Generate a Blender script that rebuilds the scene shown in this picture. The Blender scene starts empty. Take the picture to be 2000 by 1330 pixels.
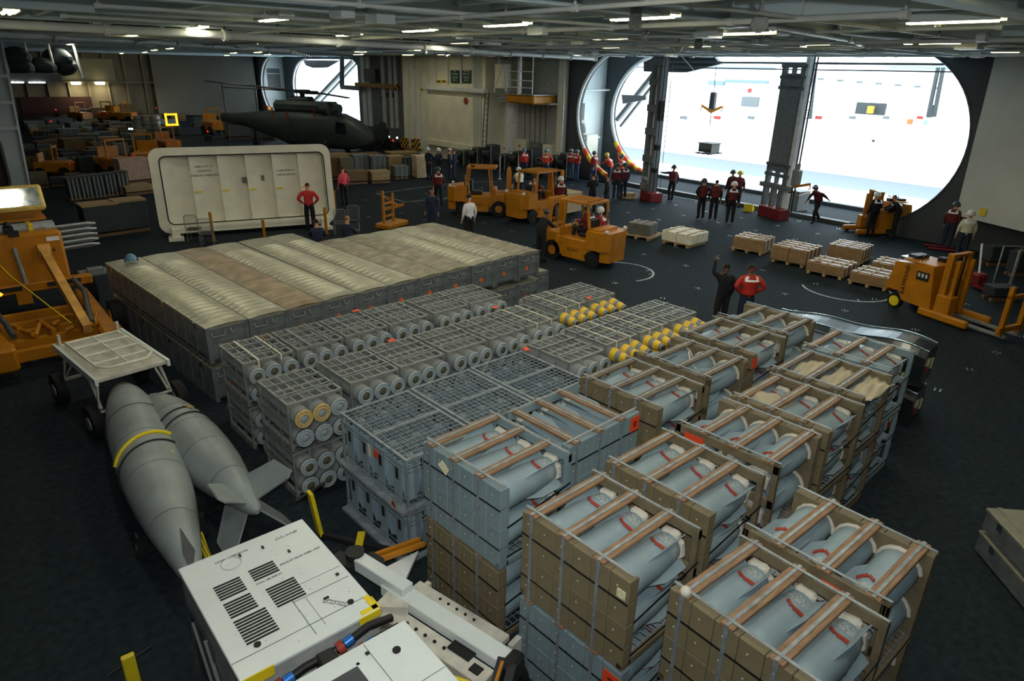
import bpy, bmesh, math, random
import numpy as np
from mathutils import Matrix, Vector
random.seed(7)
PI = math.pi
SC = bpy.context.scene
COL = SC.collection
# ------------------------------------------------------------------ camera
FPX = 1310.0; PITCH = math.radians(22.0); ROLL = math.radians(-1.3); CAMH = 6.0; YAW = math.radians(39.0)
_f = Vector((0, math.cos(PITCH), -math.sin(PITCH))); _r = Vector((1, 0, 0)); _d = _f.cross(_r)
_r2 = math.cos(ROLL)*_r + math.sin(ROLL)*_d; _d2 = -math.sin(ROLL)*_r + math.cos(ROLL)*_d
_Z = Matrix.Rotation(-YAW, 3, 'Z')
CR, CD, CF = _Z @ _r2, _Z @ _d2, _Z @ _f
CC = Vector((0, 0, CAMH))
cam = bpy.data.cameras.new('camera'); cam.sensor_width = 36; cam.lens = FPX/2000*36; cam.clip_end = 1500; cam.clip_start = .05
camo = bpy.data.objects.new('camera', cam); COL.objects.link(camo)
camo.matrix_world = Matrix.Translation(CC) @ Matrix((CR, -CD, -CF)).transposed().to_4x4()
SC.camera = camo
# ------------------------------------------------------------------ sky, exposure
w = bpy.data.worlds.new('World'); SC.world = w; w.use_nodes = True
bg = w.node_tree.nodes['Background']; bg.inputs[0].default_value = (.80, .93, 1.0, 1); bg.inputs[1].default_value = 6.5
vs = SC.view_settings; vs.view_transform = 'Standard'; vs.look = 'None'; vs.gamma = 1; vs.use_curve_mapping = False; vs.exposure = -0.1
LAMP_W = 26.0      # watts of each ceiling lamp
FLASH_W = 128.0    # the photographer's flash gun
fl = bpy.data.lights.new('flash_gun', 'AREA'); fl.energy = FLASH_W; fl.size = .12; fl.color = (.97, 1, .99); fl.spread = math.radians(120)
flo = bpy.data.objects.new('flash_gun', fl); COL.objects.link(flo)
flo.matrix_world = Matrix.Translation(CC + Vector((0, 0, .35)) - CF*.1) @ Matrix((CR, -CD, -CF)).transposed().to_4x4()

def at(px, py, z=0.0):
    q = (px-1000)*CR + (py-665)*CD + FPX*CF
    return CC + q*((z-CAMH)/q.z)
def atX(px, py, X):
    q = (px-1000)*CR + (py-665)*CD + FPX*CF
    return CC + q*(X/q.x)
def atY(px, py, Y):
    q = (px-1000)*CR + (py-665)*CD + FPX*CF
    return CC + q*(Y/q.y)
def ppm(P):                                    # pixels per metre at a point
    return FPX/((Vector(P)-CC).dot(CF))
# ------------------------------------------------------------------ materials
def lin(c): c /= 255.; return c/12.92 if c <= .04045 else ((c+.055)/1.055)**2.4
def alb(r, g, b, k=2.0): return tuple(min(.86, lin(x)*k) for x in (r, g, b))
MATS = {}
def mat(name, rgb, rough=.6, metal=0., var=.18, scale=6., bump=0., k=2.0, spec=.4, dirt=None, emit=0., coat=0., alpha=1., detail=4., aniso=None):
    if name in MATS: return MATS[name]
    m = bpy.data.materials.new(name); m.use_nodes = True; MATS[name] = m
    nt = m.node_tree; N = nt.nodes; L = nt.links; b = N['Principled BSDF']
    c = alb(*rgb, k)
    b.inputs['Roughness'].default_value = rough; b.inputs['Metallic'].default_value = metal
    b.inputs['Specular IOR Level'].default_value = spec; b.inputs['Coat Weight'].default_value = coat
    if alpha < 1: b.inputs['Alpha'].default_value = alpha
    if emit:
        b.inputs['Emission Color'].default_value = (*[min(1, x) for x in alb(*rgb, 1)], 1); b.inputs['Emission Strength'].default_value = emit
    tc = N.new('ShaderNodeTexCoord'); src = tc.outputs['Object']
    if aniso:
        mp = N.new('ShaderNodeMapping'); mp.inputs['Scale'].default_value = aniso; L.new(src, mp.inputs[0]); src = mp.outputs[0]
    nz = N.new('ShaderNodeTexNoise'); nz.inputs['Scale'].default_value = scale; nz.inputs['Detail'].default_value = detail; L.new(src, nz.inputs['Vector'])
    rp = N.new('ShaderNodeValToRGB'); rp.color_ramp.elements[0].position = .3; rp.color_ramp.elements[1].position = .7
    rp.color_ramp.elements[0].color = (*[x*(1-var) for x in c], 1); rp.color_ramp.elements[1].color = (*[min(.9, x*(1+var*.8)) for x in c], 1)
    L.new(nz.outputs[0], rp.inputs[0]); out = rp.outputs[0]
    if dirt:
        n2 = N.new('ShaderNodeTexNoise'); n2.inputs['Scale'].default_value = dirt[2]; n2.inputs['Detail'].default_value = 8; n2.inputs['Roughness'].default_value = .7; L.new(src, n2.inputs['Vector'])
        r2 = N.new('ShaderNodeValToRGB'); r2.color_ramp.elements[0].position = dirt[1]; r2.color_ramp.elements[1].position = min(1, dirt[1]+.12)
        L.new(n2.outputs[0], r2.inputs[0])
        mx = N.new('ShaderNodeMix'); mx.data_type = 'RGBA'; L.new(r2.outputs[0], mx.inputs[0]); L.new(out, mx.inputs[6]); mx.inputs[7].default_value = (*alb(*dirt[0], k), 1); out = mx.outputs[2]
    L.new(out, b.inputs['Base Color'])
    if bump:
        bp = N.new('ShaderNodeBump'); bp.inputs['Strength'].default_value = bump; bp.inputs['Distance'].default_value = .02; L.new(nz.outputs[0], bp.inputs['Height']); L.new(bp.outputs[0], b.inputs['Normal'])
    return m
def stripes(name, c1, c2, scale, axis='DIAGONAL', k=2.0, rough=.6):
    if name in MATS: return MATS[name]
    m = bpy.data.materials.new(name); m.use_nodes = True; MATS[name] = m
    nt = m.node_tree; N = nt.nodes; L = nt.links; b = N['Principled BSDF']; b.inputs['Roughness'].default_value = rough
    tc = N.new('ShaderNodeTexCoord'); wv = N.new('ShaderNodeTexWave'); wv.bands_direction = axis; wv.inputs['Scale'].default_value = scale; wv.inputs['Distortion'].default_value = 0
    L.new(tc.outputs['Object'], wv.inputs[0])
    rp = N.new('ShaderNodeValToRGB'); rp.color_ramp.interpolation = 'CONSTANT'; rp.color_ramp.elements[0].color = (*alb(*c1, k), 1); rp.color_ramp.elements[1].position = .5; rp.color_ramp.elements[1].color = (*alb(*c2, k), 1)
    L.new(wv.outputs[0], rp.inputs[0]); L.new(rp.outputs[0], b.inputs['Base Color'])
    return m
M = dict(
 deck=mat('deck', (30, 37, 41), .8, 0, .3, 9, .3, k=1.6, spec=.06, dirt=((36, 33, 30), .6, .5), detail=9),
 mark=mat('deck_paint', (150, 165, 170), .6, var=.5, scale=9, k=1.2),
 markdull=mat('deck_paint_worn', (100, 98, 80), .6, var=.5, scale=9, k=1.2),
 wallw=mat('wall_paint', (176, 172, 152), .5, 0, .12, .8, k=1.9, dirt=((130, 124, 104), .66, .8)),
 wallg=mat('wall_grey', (92, 96, 96), .55, 0, .15, .8, k=1.6),
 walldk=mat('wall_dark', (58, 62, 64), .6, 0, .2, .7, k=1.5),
 white=mat('white_paint', (212, 220, 220), .3, 0, .04, 3, k=1.12, spec=.5),
 whited=mat('white_worn', (170, 168, 158), .5, 0, .2, 7, k=1.5, dirt=((95, 80, 62), .62, 6)),
 cream=mat('cream_paint', (172, 170, 156), .5, 0, .08, 2, k=2.0, dirt=((128, 116, 94), .66, 2.5)),
 ceil=mat('ceiling_paint', (150, 162, 168), .6, 0, .1, 1.5, k=2.2),
 ceil2=mat('ceiling_beam_paint', (172, 186, 194), .38, 0, .12, 2, k=1.9),
 pipe=mat('pipe_paint', (166, 170, 168), .4, 0, .1, 3, k=1.8),
 alu=mat('container_aluminium', (122, 121, 107), .4, .5, .14, 5, 0, k=2.1),
 alud=mat('container_side', (92, 98, 100), .5, .35, .3, 5, .1, k=1.9, dirt=((66, 62, 56), .6, 4)),
 bomb=mat('bomb_grey', (116, 120, 118), .5, 0, .12, 6, k=1.35, dirt=((96, 92, 84), .66, 5)),
 bombend=mat('bomb_end', (124, 134, 138), .5, 0, .08, 8, k=1.6),
 olive=mat('olive_plug', (78, 76, 58), .6, k=1.5),
 tan=mat('tan_cap', (150, 130, 84), .6, var=.2, scale=20, k=1.8),
 yel=mat('yellow_band', (196, 148, 40), .5, var=.15, scale=9, k=1.8),
 galv=mat('galvanised', (118, 122, 118), .45, .3, .25, 14, k=1.6),
 wire=mat('wire_steel', (108, 116, 120), .5, .2, .25, 12, k=1.8),
 strap=mat('steel_strap', (122, 130, 134), .4, .3, .25, 12, k=1.4),
 black=mat('black_strap', (16, 17, 18), .5, k=1.5),
 brown=mat('crate_olive', (112, 102, 78), .55, 0, .12, 5, .05, k=1.3, dirt=((134, 122, 96), .68, 9)),
 brownd=mat('crate_olive_frame', (108, 98, 76), .6, 0, .2, 7, k=1.25),
 blue=mat('crate_bluegrey', (116, 134, 140), .5, 0, .1, 5, .04, k=1.25, dirt=((136, 126, 104), .72, 9)),
 fin=mat('fin_grey', (120, 138, 146), .42, 0, .08, 5, k=1.35, dirt=((120, 98, 70), .72, 4)),
 foam=mat('foam', (196, 192, 180), .8, 0, .1, 12, k=1.15),
 wood=mat('board_wood', (124, 98, 74), .7, 0, .4, 5, .2, k=1.35, aniso=(1, 9, 9)),
 woodg=mat('board_wood_grey', (104, 92, 76), .75, 0, .35, 5, .2, k=1.3, aniso=(1, 9, 9)),
 ply=mat('plywood', (150, 128, 92), .7, 0, .2, 5, k=1.5),
 plyd=mat('plywood_dim', (112, 88, 56), .7, 0, .3, 4, k=1.3),
 red=mat('red_tag', (150, 54, 42), .6, var=.2, scale=30, k=1.1),
 redp=mat('red_placard', (232, 72, 40), .5, var=.1, scale=30, k=1.3),
 orange=mat('orange_tag', (206, 96, 34), .6, var=.2, scale=25, k=1.6),
 paper=mat('paper_tag', (214, 196, 160), .8, var=.25, scale=40, k=1.4),
 tankg=mat('tank_grey', (118, 126, 126), .4, 0, .16, 2.2, k=1.6, dirt=((88, 86, 80), .64, 2.6)),
 yellow=mat('vehicle_yellow', (186, 120, 18), .42, 0, .18, 2.5, k=1.0, dirt=((120, 78, 22), .66, 3)),
 yellowb=mat('bright_yellow', (232, 176, 30), .45, 0, .1, 6, k=1.5),
 rubber=mat('rubber', (20, 20, 21), .75, k=1.2),
 dark=mat('dark_metal', (34, 36, 37), .5, .2, k=1.4),
 darkg=mat('dark_grey_paint', (64, 68, 70), .5, k=1.4),
 glass=mat('dark_glass', (24, 28, 30), .08, 0, .1, k=1.0, spec=.8),
 chrome=mat('chrome', (190, 196, 200), .18, 1., .05, k=1.3),
 reflect=mat('reflective_tape', (252, 252, 252), .3, 0, .02, 4, k=.9),
 lens=mat('lamp_lens', (236, 240, 240), .1, 0, .03, k=1.0),
 tarp=mat('canvas_tarp', (156, 148, 126), .8, 0, .14, 5, .3, k=1.35),
 blacks=mat('black_gloss', (26, 32, 34), .22, 0, .2, 3, k=1.5, spec=.8, coat=.4),
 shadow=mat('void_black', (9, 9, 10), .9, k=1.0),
)
# ------------------------------------------------------------------ mesh builder
class MB:
    def __init__(s): s.v = []; s.f = []; s.sm = []; s.M = Matrix.Identity(4)
    def add(s, vs, fs, sm=False):
        o = len(s.v); s.v += [tuple(s.M @ Vector(p)) for p in vs]; s.f += [[o+i for i in f] for f in fs]; s.sm += [sm]*len(fs); return s
    def box(s, c, d, rot=None, ch=0.):
        x, y, z = d[0]/2, d[1]/2, d[2]/2
        R = rot if rot is not None else Matrix.Identity(3)
        c = Vector(c)
        if ch <= 0:
            P = [(-x,-y,-z),(x,-y,-z),(x,y,-z),(-x,y,-z),(-x,-y,z),(x,-y,z),(x,y,z),(-x,y,z)]
            F = [(0,3,2,1),(4,5,6,7),(0,1,5,4),(1,2,6,5),(2,3,7,6),(3,0,4,7)]
        else:
            h = min(ch, x*.9, y*.9, z*.9); P = []
            for sx in (-1,1):
                for sy in (-1,1):
                    for sz in (-1,1): P += [(sx*x,sy*(y-h),sz*(z-h)),(sx*(x-h),sy*y,sz*(z-h)),(sx*(x-h),sy*(y-h),sz*z)]
            I = lambda a,b,c_,k: (a*4+b*2+c_)*3+k
            F = []
            for a in (0,1):
                q = [I(a,0,0,0),I(a,1,0,0),I(a,1,1,0),I(a,0,1,0)]; F.append(q if a else q[::-1])
                q = [I(0,a,0,1),I(1,a,0,1),I(1,a,1,1),I(0,a,1,1)]; F.append(q[::-1] if a else q)
                q = [I(0,0,a,2),I(1,0,a,2),I(1,1,a,2),I(0,1,a,2)]; F.append(q if a else q[::-1])
            for b_ in (0,1):
                for c_ in (0,1):
                    F.append([I(0,b_,c_,1),I(1,b_,c_,1),I(1,b_,c_,2),I(0,b_,c_,2)]); F.append([I(b_,0,c_,0),I(b_,1,c_,0),I(b_,1,c_,2),I(b_,0,c_,2)]); F.append([I(b_,c_,0,0),I(b_,c_,1,0),I(b_,c_,1,1),I(b_,c_,0,1)])
            for a in (0,1):
                for b_ in (0,1):
                    for c_ in (0,1): F.append([I(a,b_,c_,0),I(a,b_,c_,1),I(a,b_,c_,2)])
        return s.add([tuple(c + R @ Vector(p)) for p in P], F)
    def bar(s, a, b, w, h, up=(0,0,1)):
        a, b = Vector(a), Vector(b); d = b-a; L = d.length
        if L < 1e-6: return s
        X = d/L; U = Vector(up)
        if abs(X.dot(U)) > .98: U = Vector((1,0,0))
        Y = U.cross(X).normalized(); Z = X.cross(Y)
        return s.box((a+b)/2, (L,w,h), Matrix((X,Y,Z)).transposed())
    def ring(s, c, X, Y, r, n, ry=None):
        ry = r if ry is None else ry
        return [tuple(c + X*(r*math.cos(2*PI*i/n)) + Y*(ry*math.sin(2*PI*i/n))) for i in range(n)]
    def cyl(s, a, b, r, r2=None, n=10, caps=True, sm=True):
        a, b = Vector(a), Vector(b); Z = (b-a).normalized(); X = Z.orthogonal().normalized(); Y = Z.cross(X)
        r2 = r if r2 is None else r2
        P = s.ring(a,X,Y,r,n)+s.ring(b,X,Y,r2,n)
        s.add(P, [(i,(i+1)%n,n+(i+1)%n,n+i) for i in range(n)], sm)
        if caps: s.add(P, [tuple(range(n))[::-1], tuple(range(n,2*n))])
        return s
    def lathe(s, prof, o=(0,0,0), axis=(0,0,1), n=16, sm=True, caps=True):
        o = Vector(o); Z = Vector(axis).normalized(); X = Z.orthogonal().normalized(); Y = Z.cross(X); P = []
        for r, t in prof: P += s.ring(o+Z*t, X, Y, max(r,1e-4), n)
        F = [(j*n+i, j*n+(i+1)%n, (j+1)*n+(i+1)%n, (j+1)*n+i) for j in range(len(prof)-1) for i in range(n)]
        s.add(P, F, sm)
        if caps: s.add(P, [tuple(range(n))[::-1], tuple(range((len(prof)-1)*n, len(prof)*n))])
        return s
    def tube(s, pts, r, n=6, closed=False):
        pts = [Vector(p) for p in pts]; m = len(pts); P = []; prev = None
        for i, p in enumerate(pts):
            a = pts[i-1] if (i or closed) else p; b = pts[(i+1)%m] if (i < m-1 or closed) else p
            T = (b-a).normalized()
            if prev is None: X = T.orthogonal().normalized()
            else:
                X = prev - T*prev.dot(T)
                X = X.normalized() if X.length > 1e-5 else T.orthogonal().normalized()
            prev = X; P += s.ring(p, X, T.cross(X), r[i] if isinstance(r, (list, tuple)) else r, n)
        K = m if closed else m-1
        s.add(P, [(j*n+i, j*n+(i+1)%n, ((j+1)%m)*n+(i+1)%n, ((j+1)%m)*n+i) for j in range(K) for i in range(n)], True)
        if not closed: s.add(P, [tuple(range(n))[::-1], tuple(range((m-1)*n, m*n))])
        return s
    def prism(s, poly, a, b, ax='y'):
        n = len(poly)
        def p3(u, v, t): return (u,t,v) if ax == 'y' else ((t,u,v) if ax == 'x' else (u,v,t))
        P = [p3(u,v,a) for u,v in poly]+[p3(u,v,b) for u,v in poly]
        return s.add(P, [tuple(range(n)), tuple(range(n,2*n))[::-1]]+[(i,n+i,n+(i+1)%n,(i+1)%n) for i in range(n)])
    def plate(s, pts, t):                       # polygon in space given a thickness along its normal
        P = [Vector(p) for p in pts]; n = len(P); nn = (P[1]-P[0]).cross(P[2]-P[0]).normalized()*t/2
        return s.add([tuple(p+nn) for p in P]+[tuple(p-nn) for p in P], [tuple(range(n)), tuple(range(n,2*n))[::-1]]+[(i,n+i,n+(i+1)%n,(i+1)%n) for i in range(n)])
    def sph(s, c, r, n=10, m=6, sz=1., top=False):
        c = Vector(c); pr = []
        lo = 0 if top else -PI/2
        for j in range(m+1):
            a = lo+(PI/2-lo)*j/m; pr.append((r*math.cos(a), r*sz*math.sin(a)))
        return s.lathe(pr, c, (0,0,1), n)
    def mesh(s, name):
        me = bpy.data.meshes.new(name); me.from_pydata(s.v, [], s.f)
        bm = bmesh.new(); bm.from_mesh(me); bmesh.ops.recalc_face_normals(bm, faces=bm.faces); bm.to_mesh(me); bm.free()
        me.polygons.foreach_set('use_smooth', s.sm); me.update(); return me
def rz(a): return Matrix.Rotation(a, 4, 'Z')
def tr(x, y, z): return Matrix.Translation((x, y, z))
def obj(name, data, m=None, parent=None, Mx=None, label=None, kind=None):
    if isinstance(data, MB): data = data.mesh(name)
    o = bpy.data.objects.new(name, data); COL.objects.link(o)
    if m is not None:
        if not data.materials: data.materials.append(m)
        elif data.materials[0] != m: o.material_slots[0].link = 'OBJECT'; o.material_slots[0].material = m
    if parent is not None: o.parent = parent
    if Mx is not None: o.matrix_local = Mx
    if label: o['label'] = label
    if kind: o['kind'] = kind
    return o
def tag(o, label, cat, group=None):
    o['label'] = label; o['category'] = cat
    if group: o['group'] = group
    return o
def empty(name, Mx, label, cat, group=None):
    o = bpy.data.objects.new(name, None); o.empty_display_size = .2; COL.objects.link(o); o.matrix_local = Mx
    return tag(o, label, cat, group)
class Kit:                                       # a thing's parts, built once, placed many times
    def __init__(s): s.n = []
    def add(s, name, mb, m, parent=-1, label=None, Mx=None, kind=None):
        me = mb.mesh(name) if isinstance(mb, MB) else mb
        if m is not None and not me.materials: me.materials.append(m)
        s.n.append((name, me, m, parent, label, Mx, kind)); return len(s.n)-1
    def place(s, name, Mx, label, cat, group=None, mats=None, skip=()):
        root = empty(name, Mx, label, cat, group); made = []
        for nm, me, m, p, lb, mx, kd in s.n:
            if nm in skip or (p >= 0 and made[p] is None): made.append(None); continue
            mm = mats.get(nm, m) if mats else m
            made.append(obj(nm, me, mm, root if p < 0 else made[p], mx, lb, kd))
        return root
def single(name, mb, m, Mx, label, cat, group=None):
    return tag(obj(name, mb, m, None, Mx), label, cat, group)
def struct(name, mb, m, Mx=None): return obj(name, mb, m, None, Mx, None, 'structure')
FONTC = {}
def text(body, size, m, parent, Mx, name='lettering', label=None):
    cu = bpy.data.curves.new(name, 'FONT'); cu.body = body; cu.size = size; cu.align_x = 'CENTER'; cu.align_y = 'CENTER'; cu.extrude = .002; cu.resolution_u = 1
    o = bpy.data.objects.new(name, cu); COL.objects.link(o)
    dg = bpy.context.evaluated_depsgraph_get(); me = bpy.data.meshes.new_from_object(o.evaluated_get(dg)); bpy.data.objects.remove(o); bpy.data.curves.remove(cu)
    me.materials.clear()
    return obj(name, me, m, parent, Mx, label)
# ================================================================== the hangar
HZ = 7.25
fl_ = struct('floor', MB().box((10, 45, -.15), (47.6, 104, .3)), M['deck'])
# deck track and sill at the elevator opening
obj('door_track', MB().box((29.75, 20, .012), (.55, 21, .024)), mat('wet_track', (120, 128, 132), .12, .6, .2, 2, k=1.6), fl_)
obj('coaming', MB().box((33.6, 20, .08), (.35, 24, .2)), M['walldk'], fl_)
def arc_mark(c, r, a0, a1, name='circle_line', w=.07, m=None):
    mb = MB(); n = 28
    for i in range(n):
        t0 = a0+(a1-a0)*i/n; t1 = a0+(a1-a0)*(i+1)/n
        mb.add([(c[0]+q*math.cos(t), c[1]+q*math.sin(t), .004) for q, t in ((r-w/2,t0),(r+w/2,t0),(r+w/2,t1),(r-w/2,t1))], [(0,1,2,3)])
    t = (a0+a1)/2
    mb.add([(c[0]+q*math.cos(t+s), c[1]+q*math.sin(t+s), .004) for q, s in ((r-.2,-.02),(r+.05,-.02),(r+.05,.02),(r-.2,.02))], [(0,1,2,3)])
    obj(name, mb, m or M['mark'], fl_)
arc_mark((20.3, 8.9), 1.25, 2.2, 5.6)
arc_mark((15.9, 14.2), 1.1, -1.9, .9)
arc_mark((13.3, 7.6), 1.0, .3, 2.9)
def line_mark(pts, w=.09, name='deck_line', m=None):
    mb = MB()
    for a, b in zip(pts, pts[1:]):
        a, b = Vector(a), Vector(b); d = (b-a).normalized(); n = Vector((-d.y, d.x, 0))*w/2
        mb.add([tuple(p+Vector((0,0,.004))) for p in (a-n, b-n, b+n, a+n)], [(0,1,2,3)])
    obj(name, mb, m or M['mark'], fl_)
line_mark([at(900,356), at(735,378), at(792,395), at(900,383)], .13, m=M['markdull'])
line_mark([at(1130,347), at(1010,355), at(900,356)], .1, m=M['markdull'])
line_mark([at(1100,345), at(1250,372), at(1400,398)], .05)
line_mark([at(1180,440), at(1340,470)], .04, m=M['markdull'])
td = MB()
for a in range(4):
    c, s = math.cos(a*PI/2+.4), math.sin(a*PI/2+.4); td.sph((.07*c, .07*s, .004), .022, 6, 2, .5, True)
tdk = td.mesh('tie_down'); tdp = MB().lathe([(.1, .0), (.1, .006), (.02, .003)], n=12).mesh('tie_down_cup')
tdm = mat('tie_down_steel', (200, 210, 214), .2, .8, .1, 8, k=1.3)
for i in range(11):
    for j in range(17):
        x, y = 11.4+i*1.72, 2.4+j*1.83
        if x < 13.5 and y < 7: continue
        o = obj('tie_down', tdk, tdm, fl_, tr(x+random.uniform(-.05,.05), y, .001) @ rz(random.random()))
# ---------------------------------------------------------------- ceiling
ce = struct('ceiling', MB().box((10, 45, HZ+.15), (47.6, 104, .3)), M['ceil'])
bmB = MB().box((0, 45, 7.13), (.03, 104, .24)).box((0, 45, 7.0), (.13, 104, .03)).mesh('beam')
for i in range(47): obj('beam', bmB, M['ceil2'], ce, tr(-8+i*.8, 0, 0))
gb = MB().box((10.5, 0, 7.0), (38, .04, .5)).box((10.5, 0, 6.76), (38, .3, .04)).mesh('girder')
for j in range(27):
    y = -4+j*3.66
    obj('girder', gb, M['ceil'], ce, tr(0, y, 0))
bb = MB().box((0, 0, 7.02), (.12, 3.4, .46)).mesh('web_plate')
for i in range(10):
    for j in range(12): obj('web_plate', bb, M['ceil'], ce, tr(-3+i*3.2+(j%2)*1.6, -2.2+j*3.66, 0))
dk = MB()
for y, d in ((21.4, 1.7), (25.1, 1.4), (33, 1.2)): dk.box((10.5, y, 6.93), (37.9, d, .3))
obj('door_pocket', dk, M['shadow'], ce)  # black slabs stand in for the shade inside the ceiling gap
def ceil_pipe(pts, r, m=None, name='pipe'):
    mb = MB().tube(pts, r, 8)
    for a, b in zip(pts, pts[1:]):
        a, b = Vector(a), Vector(b); L = (b-a).length; k = max(1, int(L/2.4))
        for i in range(k+1):
            p = a+(b-a)*(i/k); d = (b-a).normalized()*.05; mb.cyl(p-d, p+d, r*1.45, n=8)
            mb.bar(p, p+Vector((0,0,HZ-p.z)), .025, .025)
    return obj(name, mb, m or M['pipe'], ce)
ceil_pipe([(-2, 17.3, 6.62), (5.5, 17.8, 6.6), (12, 19.5, 6.58), (17, 21.5, 6.55), (24, 24, 6.55)], .09)
ceil_pipe([(-2, 18.8, 6.66), (8, 20, 6.62), (15, 21, 6.6), (20, 23.5, 6.6)], .06)
ceil_pipe([(-2, 27, 6.7), (6, 30, 6.7), (15, 38, 6.68), (22, 52, 6.68)], .12)
ceil_pipe([(10, 6.6, 6.75), (14.5, 7.6, 6.75), (17, 8.6, 6.75)], .05)
ceil_pipe([(10.2, 6.4, 6.7), (14.5, 7.35, 6.7), (17, 8.3, 6.7)], .05)
for i in range(7):
    x0 = 6+i*3.1; ceil_pipe([(x0, 4, 6.68+.02*(i%3)), (x0+.1, 16, 6.68+.02*(i%3)), (x0+.1, 34, 6.7)], .03+.012*(i%2))
for i in range(9):
    y0 = 5.2+i*3.4; ceil_pipe([(2, y0, 6.72), (14, y0+.3, 6.72), (28, y0+.3, 6.74)], .028)
jb = MB()
for i in range(60): jb.box((random.uniform(3, 27), random.uniform(5, 40), 6.72), (random.uniform(.12,.5), random.uniform(.12,.5), random.uniform(.1,.22)))
obj('junction_boxes', jb, M['ceil2'], ce, kind='stuff')
# rail hoists with a hook, and a hanging panel light box
for x, y in ((7.3, 6.6), (8.6, 5.6), (10.5, 9.2), (13.8, 10.5), (15.6, 12.5)):
    mb = MB().cyl((0,-.03,-.13), (0,.03,-.13), .11, n=12).box((0,0,-.02), (.1,.12,.1)).box((0,0,.18), (.05,.05,.36))
    obj('hoist_pulley', mb, M['galv'], ce, tr(x, y, 6.75) @ rz(random.random()*3))
# ---------------------------------------------------------------- ceiling lamps
lampK = Kit()
hs = lampK.add('housing', MB().box((0,0,.09), (.3,1.25,.1), ch=.03).box((-.13,0,.04), (.03,1.25,.06)).box((.13,0,.04), (.03,1.25,.06)).bar((0,.4,.12),(0,.4,.4),.03,.03).bar((0,-.4,.12),(0,-.4,.4),.03,.03), M['ceil2'])
lampK.add('tube_lamp', MB().cyl((-.05,-.56,.02),(-.05,.56,.02),.03,n=8).cyl((.05,-.56,.02),(.05,.56,.02),.03,n=8), mat('lamp_glow', (255, 226, 160), .4, emit=22., k=1))
LAMPS = [(4.9,13.0),(4.9,17.9),(4.9,21.6),(5.0,25.4),(5.4,32.5),(8.2,7.3),(8.1,10.4),(8.3,13.7),(8.5,17.5),(9.3,26.6),(12.3,5.5),(12.1,8.2),(12.7,12.2),(12.4,14.8),(12.8,18.9),(13.4,24.2),(17.3,6.9),(17.1,9.6),(17.2,12.8),(17.2,16.3),(17.6,29.4),(18.6,36.9),(11.0,4.2),(11.3,47.5),(17.8,50.9),(18.5,58.4),(5.8,44.8),(12.4,56.5),(22.5,62),(24,78),(16.4,90),(1.2,15.6),(22.3,30),(9.5,36),(1.5,8.5),(4.9,5),(5,1.5),(8.5,2),(12.3,1),(23,7),(1.5,2.5),(23,46),(8,68),(15,72),(23.5,36),(24,41),(22,12.5),(22.3,18),(22.3,24)]  # some are added: unseen ones behind the camera, others to brighten the long wall
for i, (x, y) in enumerate(LAMPS):
    zn = 'over the stowed cargo beyond the hatch cover' if y > 34 else ('over the open deck before the elevator opening' if x > 15 else ('over the forklifts and hatch cover' if y > 18.5 else ('over the aluminium containers' if y > 11.5 else 'over the bombs and fin crates')))
    r = lampK.place('ceiling_lamp', tr(x, y, 6.72), 'long warm-white fluorescent ceiling lamp '+zn, 'lamp', 'ceiling lamps '+zn)
    l = bpy.data.lights.new('lamp_light', 'AREA'); l.shape = 'RECTANGLE'; l.size = .25; l.size_y = 1.15; l.energy = LAMP_W; l.color = (1, .96, .9)
    lo = bpy.data.objects.new('lamp_light', l); COL.objects.link(lo); lo.parent = r; lo.location = (0, 0, -.03)
# ---------------------------------------------------------------- walls with the stadium-shaped elevator openings
def zhole(y, H):
    for y0, r0, y1, r1, zm, hh in H:            # near centre, near radius, far centre, far radius
        if y0-r0 <= y <= y1+r1:
            t = (y0-y)/r0 if y < y0 else ((y-y1)/r1 if y > y1 else 0)
            s = hh*math.sqrt(max(0, 1-t*t)); return zm-s, zm+s
    return None
def holed_wall(name, X, H, m, ya=-7, yb=97, th=.16):
    ys = {ya, yb}
    for y0, r0, y1, r1, zm, hh in H:
        for i in range(29):
            a = PI/2*i/28; ys.add(y0-r0*math.cos(a)); ys.add(y1+r1*math.cos(a))
    ys = sorted(ys); mb = MB()
    for a, b in zip(ys, ys[1:]):
        mid = zhole((a+b)/2, H)
        ha, hb = zhole(a, H), zhole(b, H)
        for x, flip in ((X-th, 0), (X+th, 1)):
            if not mid: mb.add([(x,a,0),(x,b,0),(x,b,HZ),(x,a,HZ)], [(0,1,2,3)])
            else:
                zc = H[0][4]; ha2 = ha or (zc, zc); hb2 = hb or (zc, zc)
                mb.add([(x,a,0),(x,b,0),(x,b,max(0,hb2[0])),(x,a,max(0,ha2[0]))], [(0,1,2,3)])
                mb.add([(x,a,min(HZ,ha2[1])),(x,b,min(HZ,hb2[1])),(x,b,HZ),(x,a,HZ)], [(0,1,2,3)])
        if mid:
            zc = H[0][4]; ha2 = ha or (zc, zc); hb2 = hb or (zc, zc)
            for k in (0, 1): mb.add([(X-th,a,ha2[k]),(X+th,a,ha2[k]),(X+th,b,hb2[k]),(X-th,b,hb2[k])], [(0,1,2,3)])
    return struct(name, mb, m)
O1 = (13.3, 3.7, 26.4, 4.1, 3.72, 3.55); O2 = (62, 4.5, 79, 4.8, 3.6, 3.3)
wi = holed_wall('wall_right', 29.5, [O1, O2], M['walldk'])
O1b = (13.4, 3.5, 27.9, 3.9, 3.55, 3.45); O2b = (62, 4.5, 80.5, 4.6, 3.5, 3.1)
wo = holed_wall('wall_right_outer', 33.85, [O1b, O2b], M['walldk'])
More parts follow.
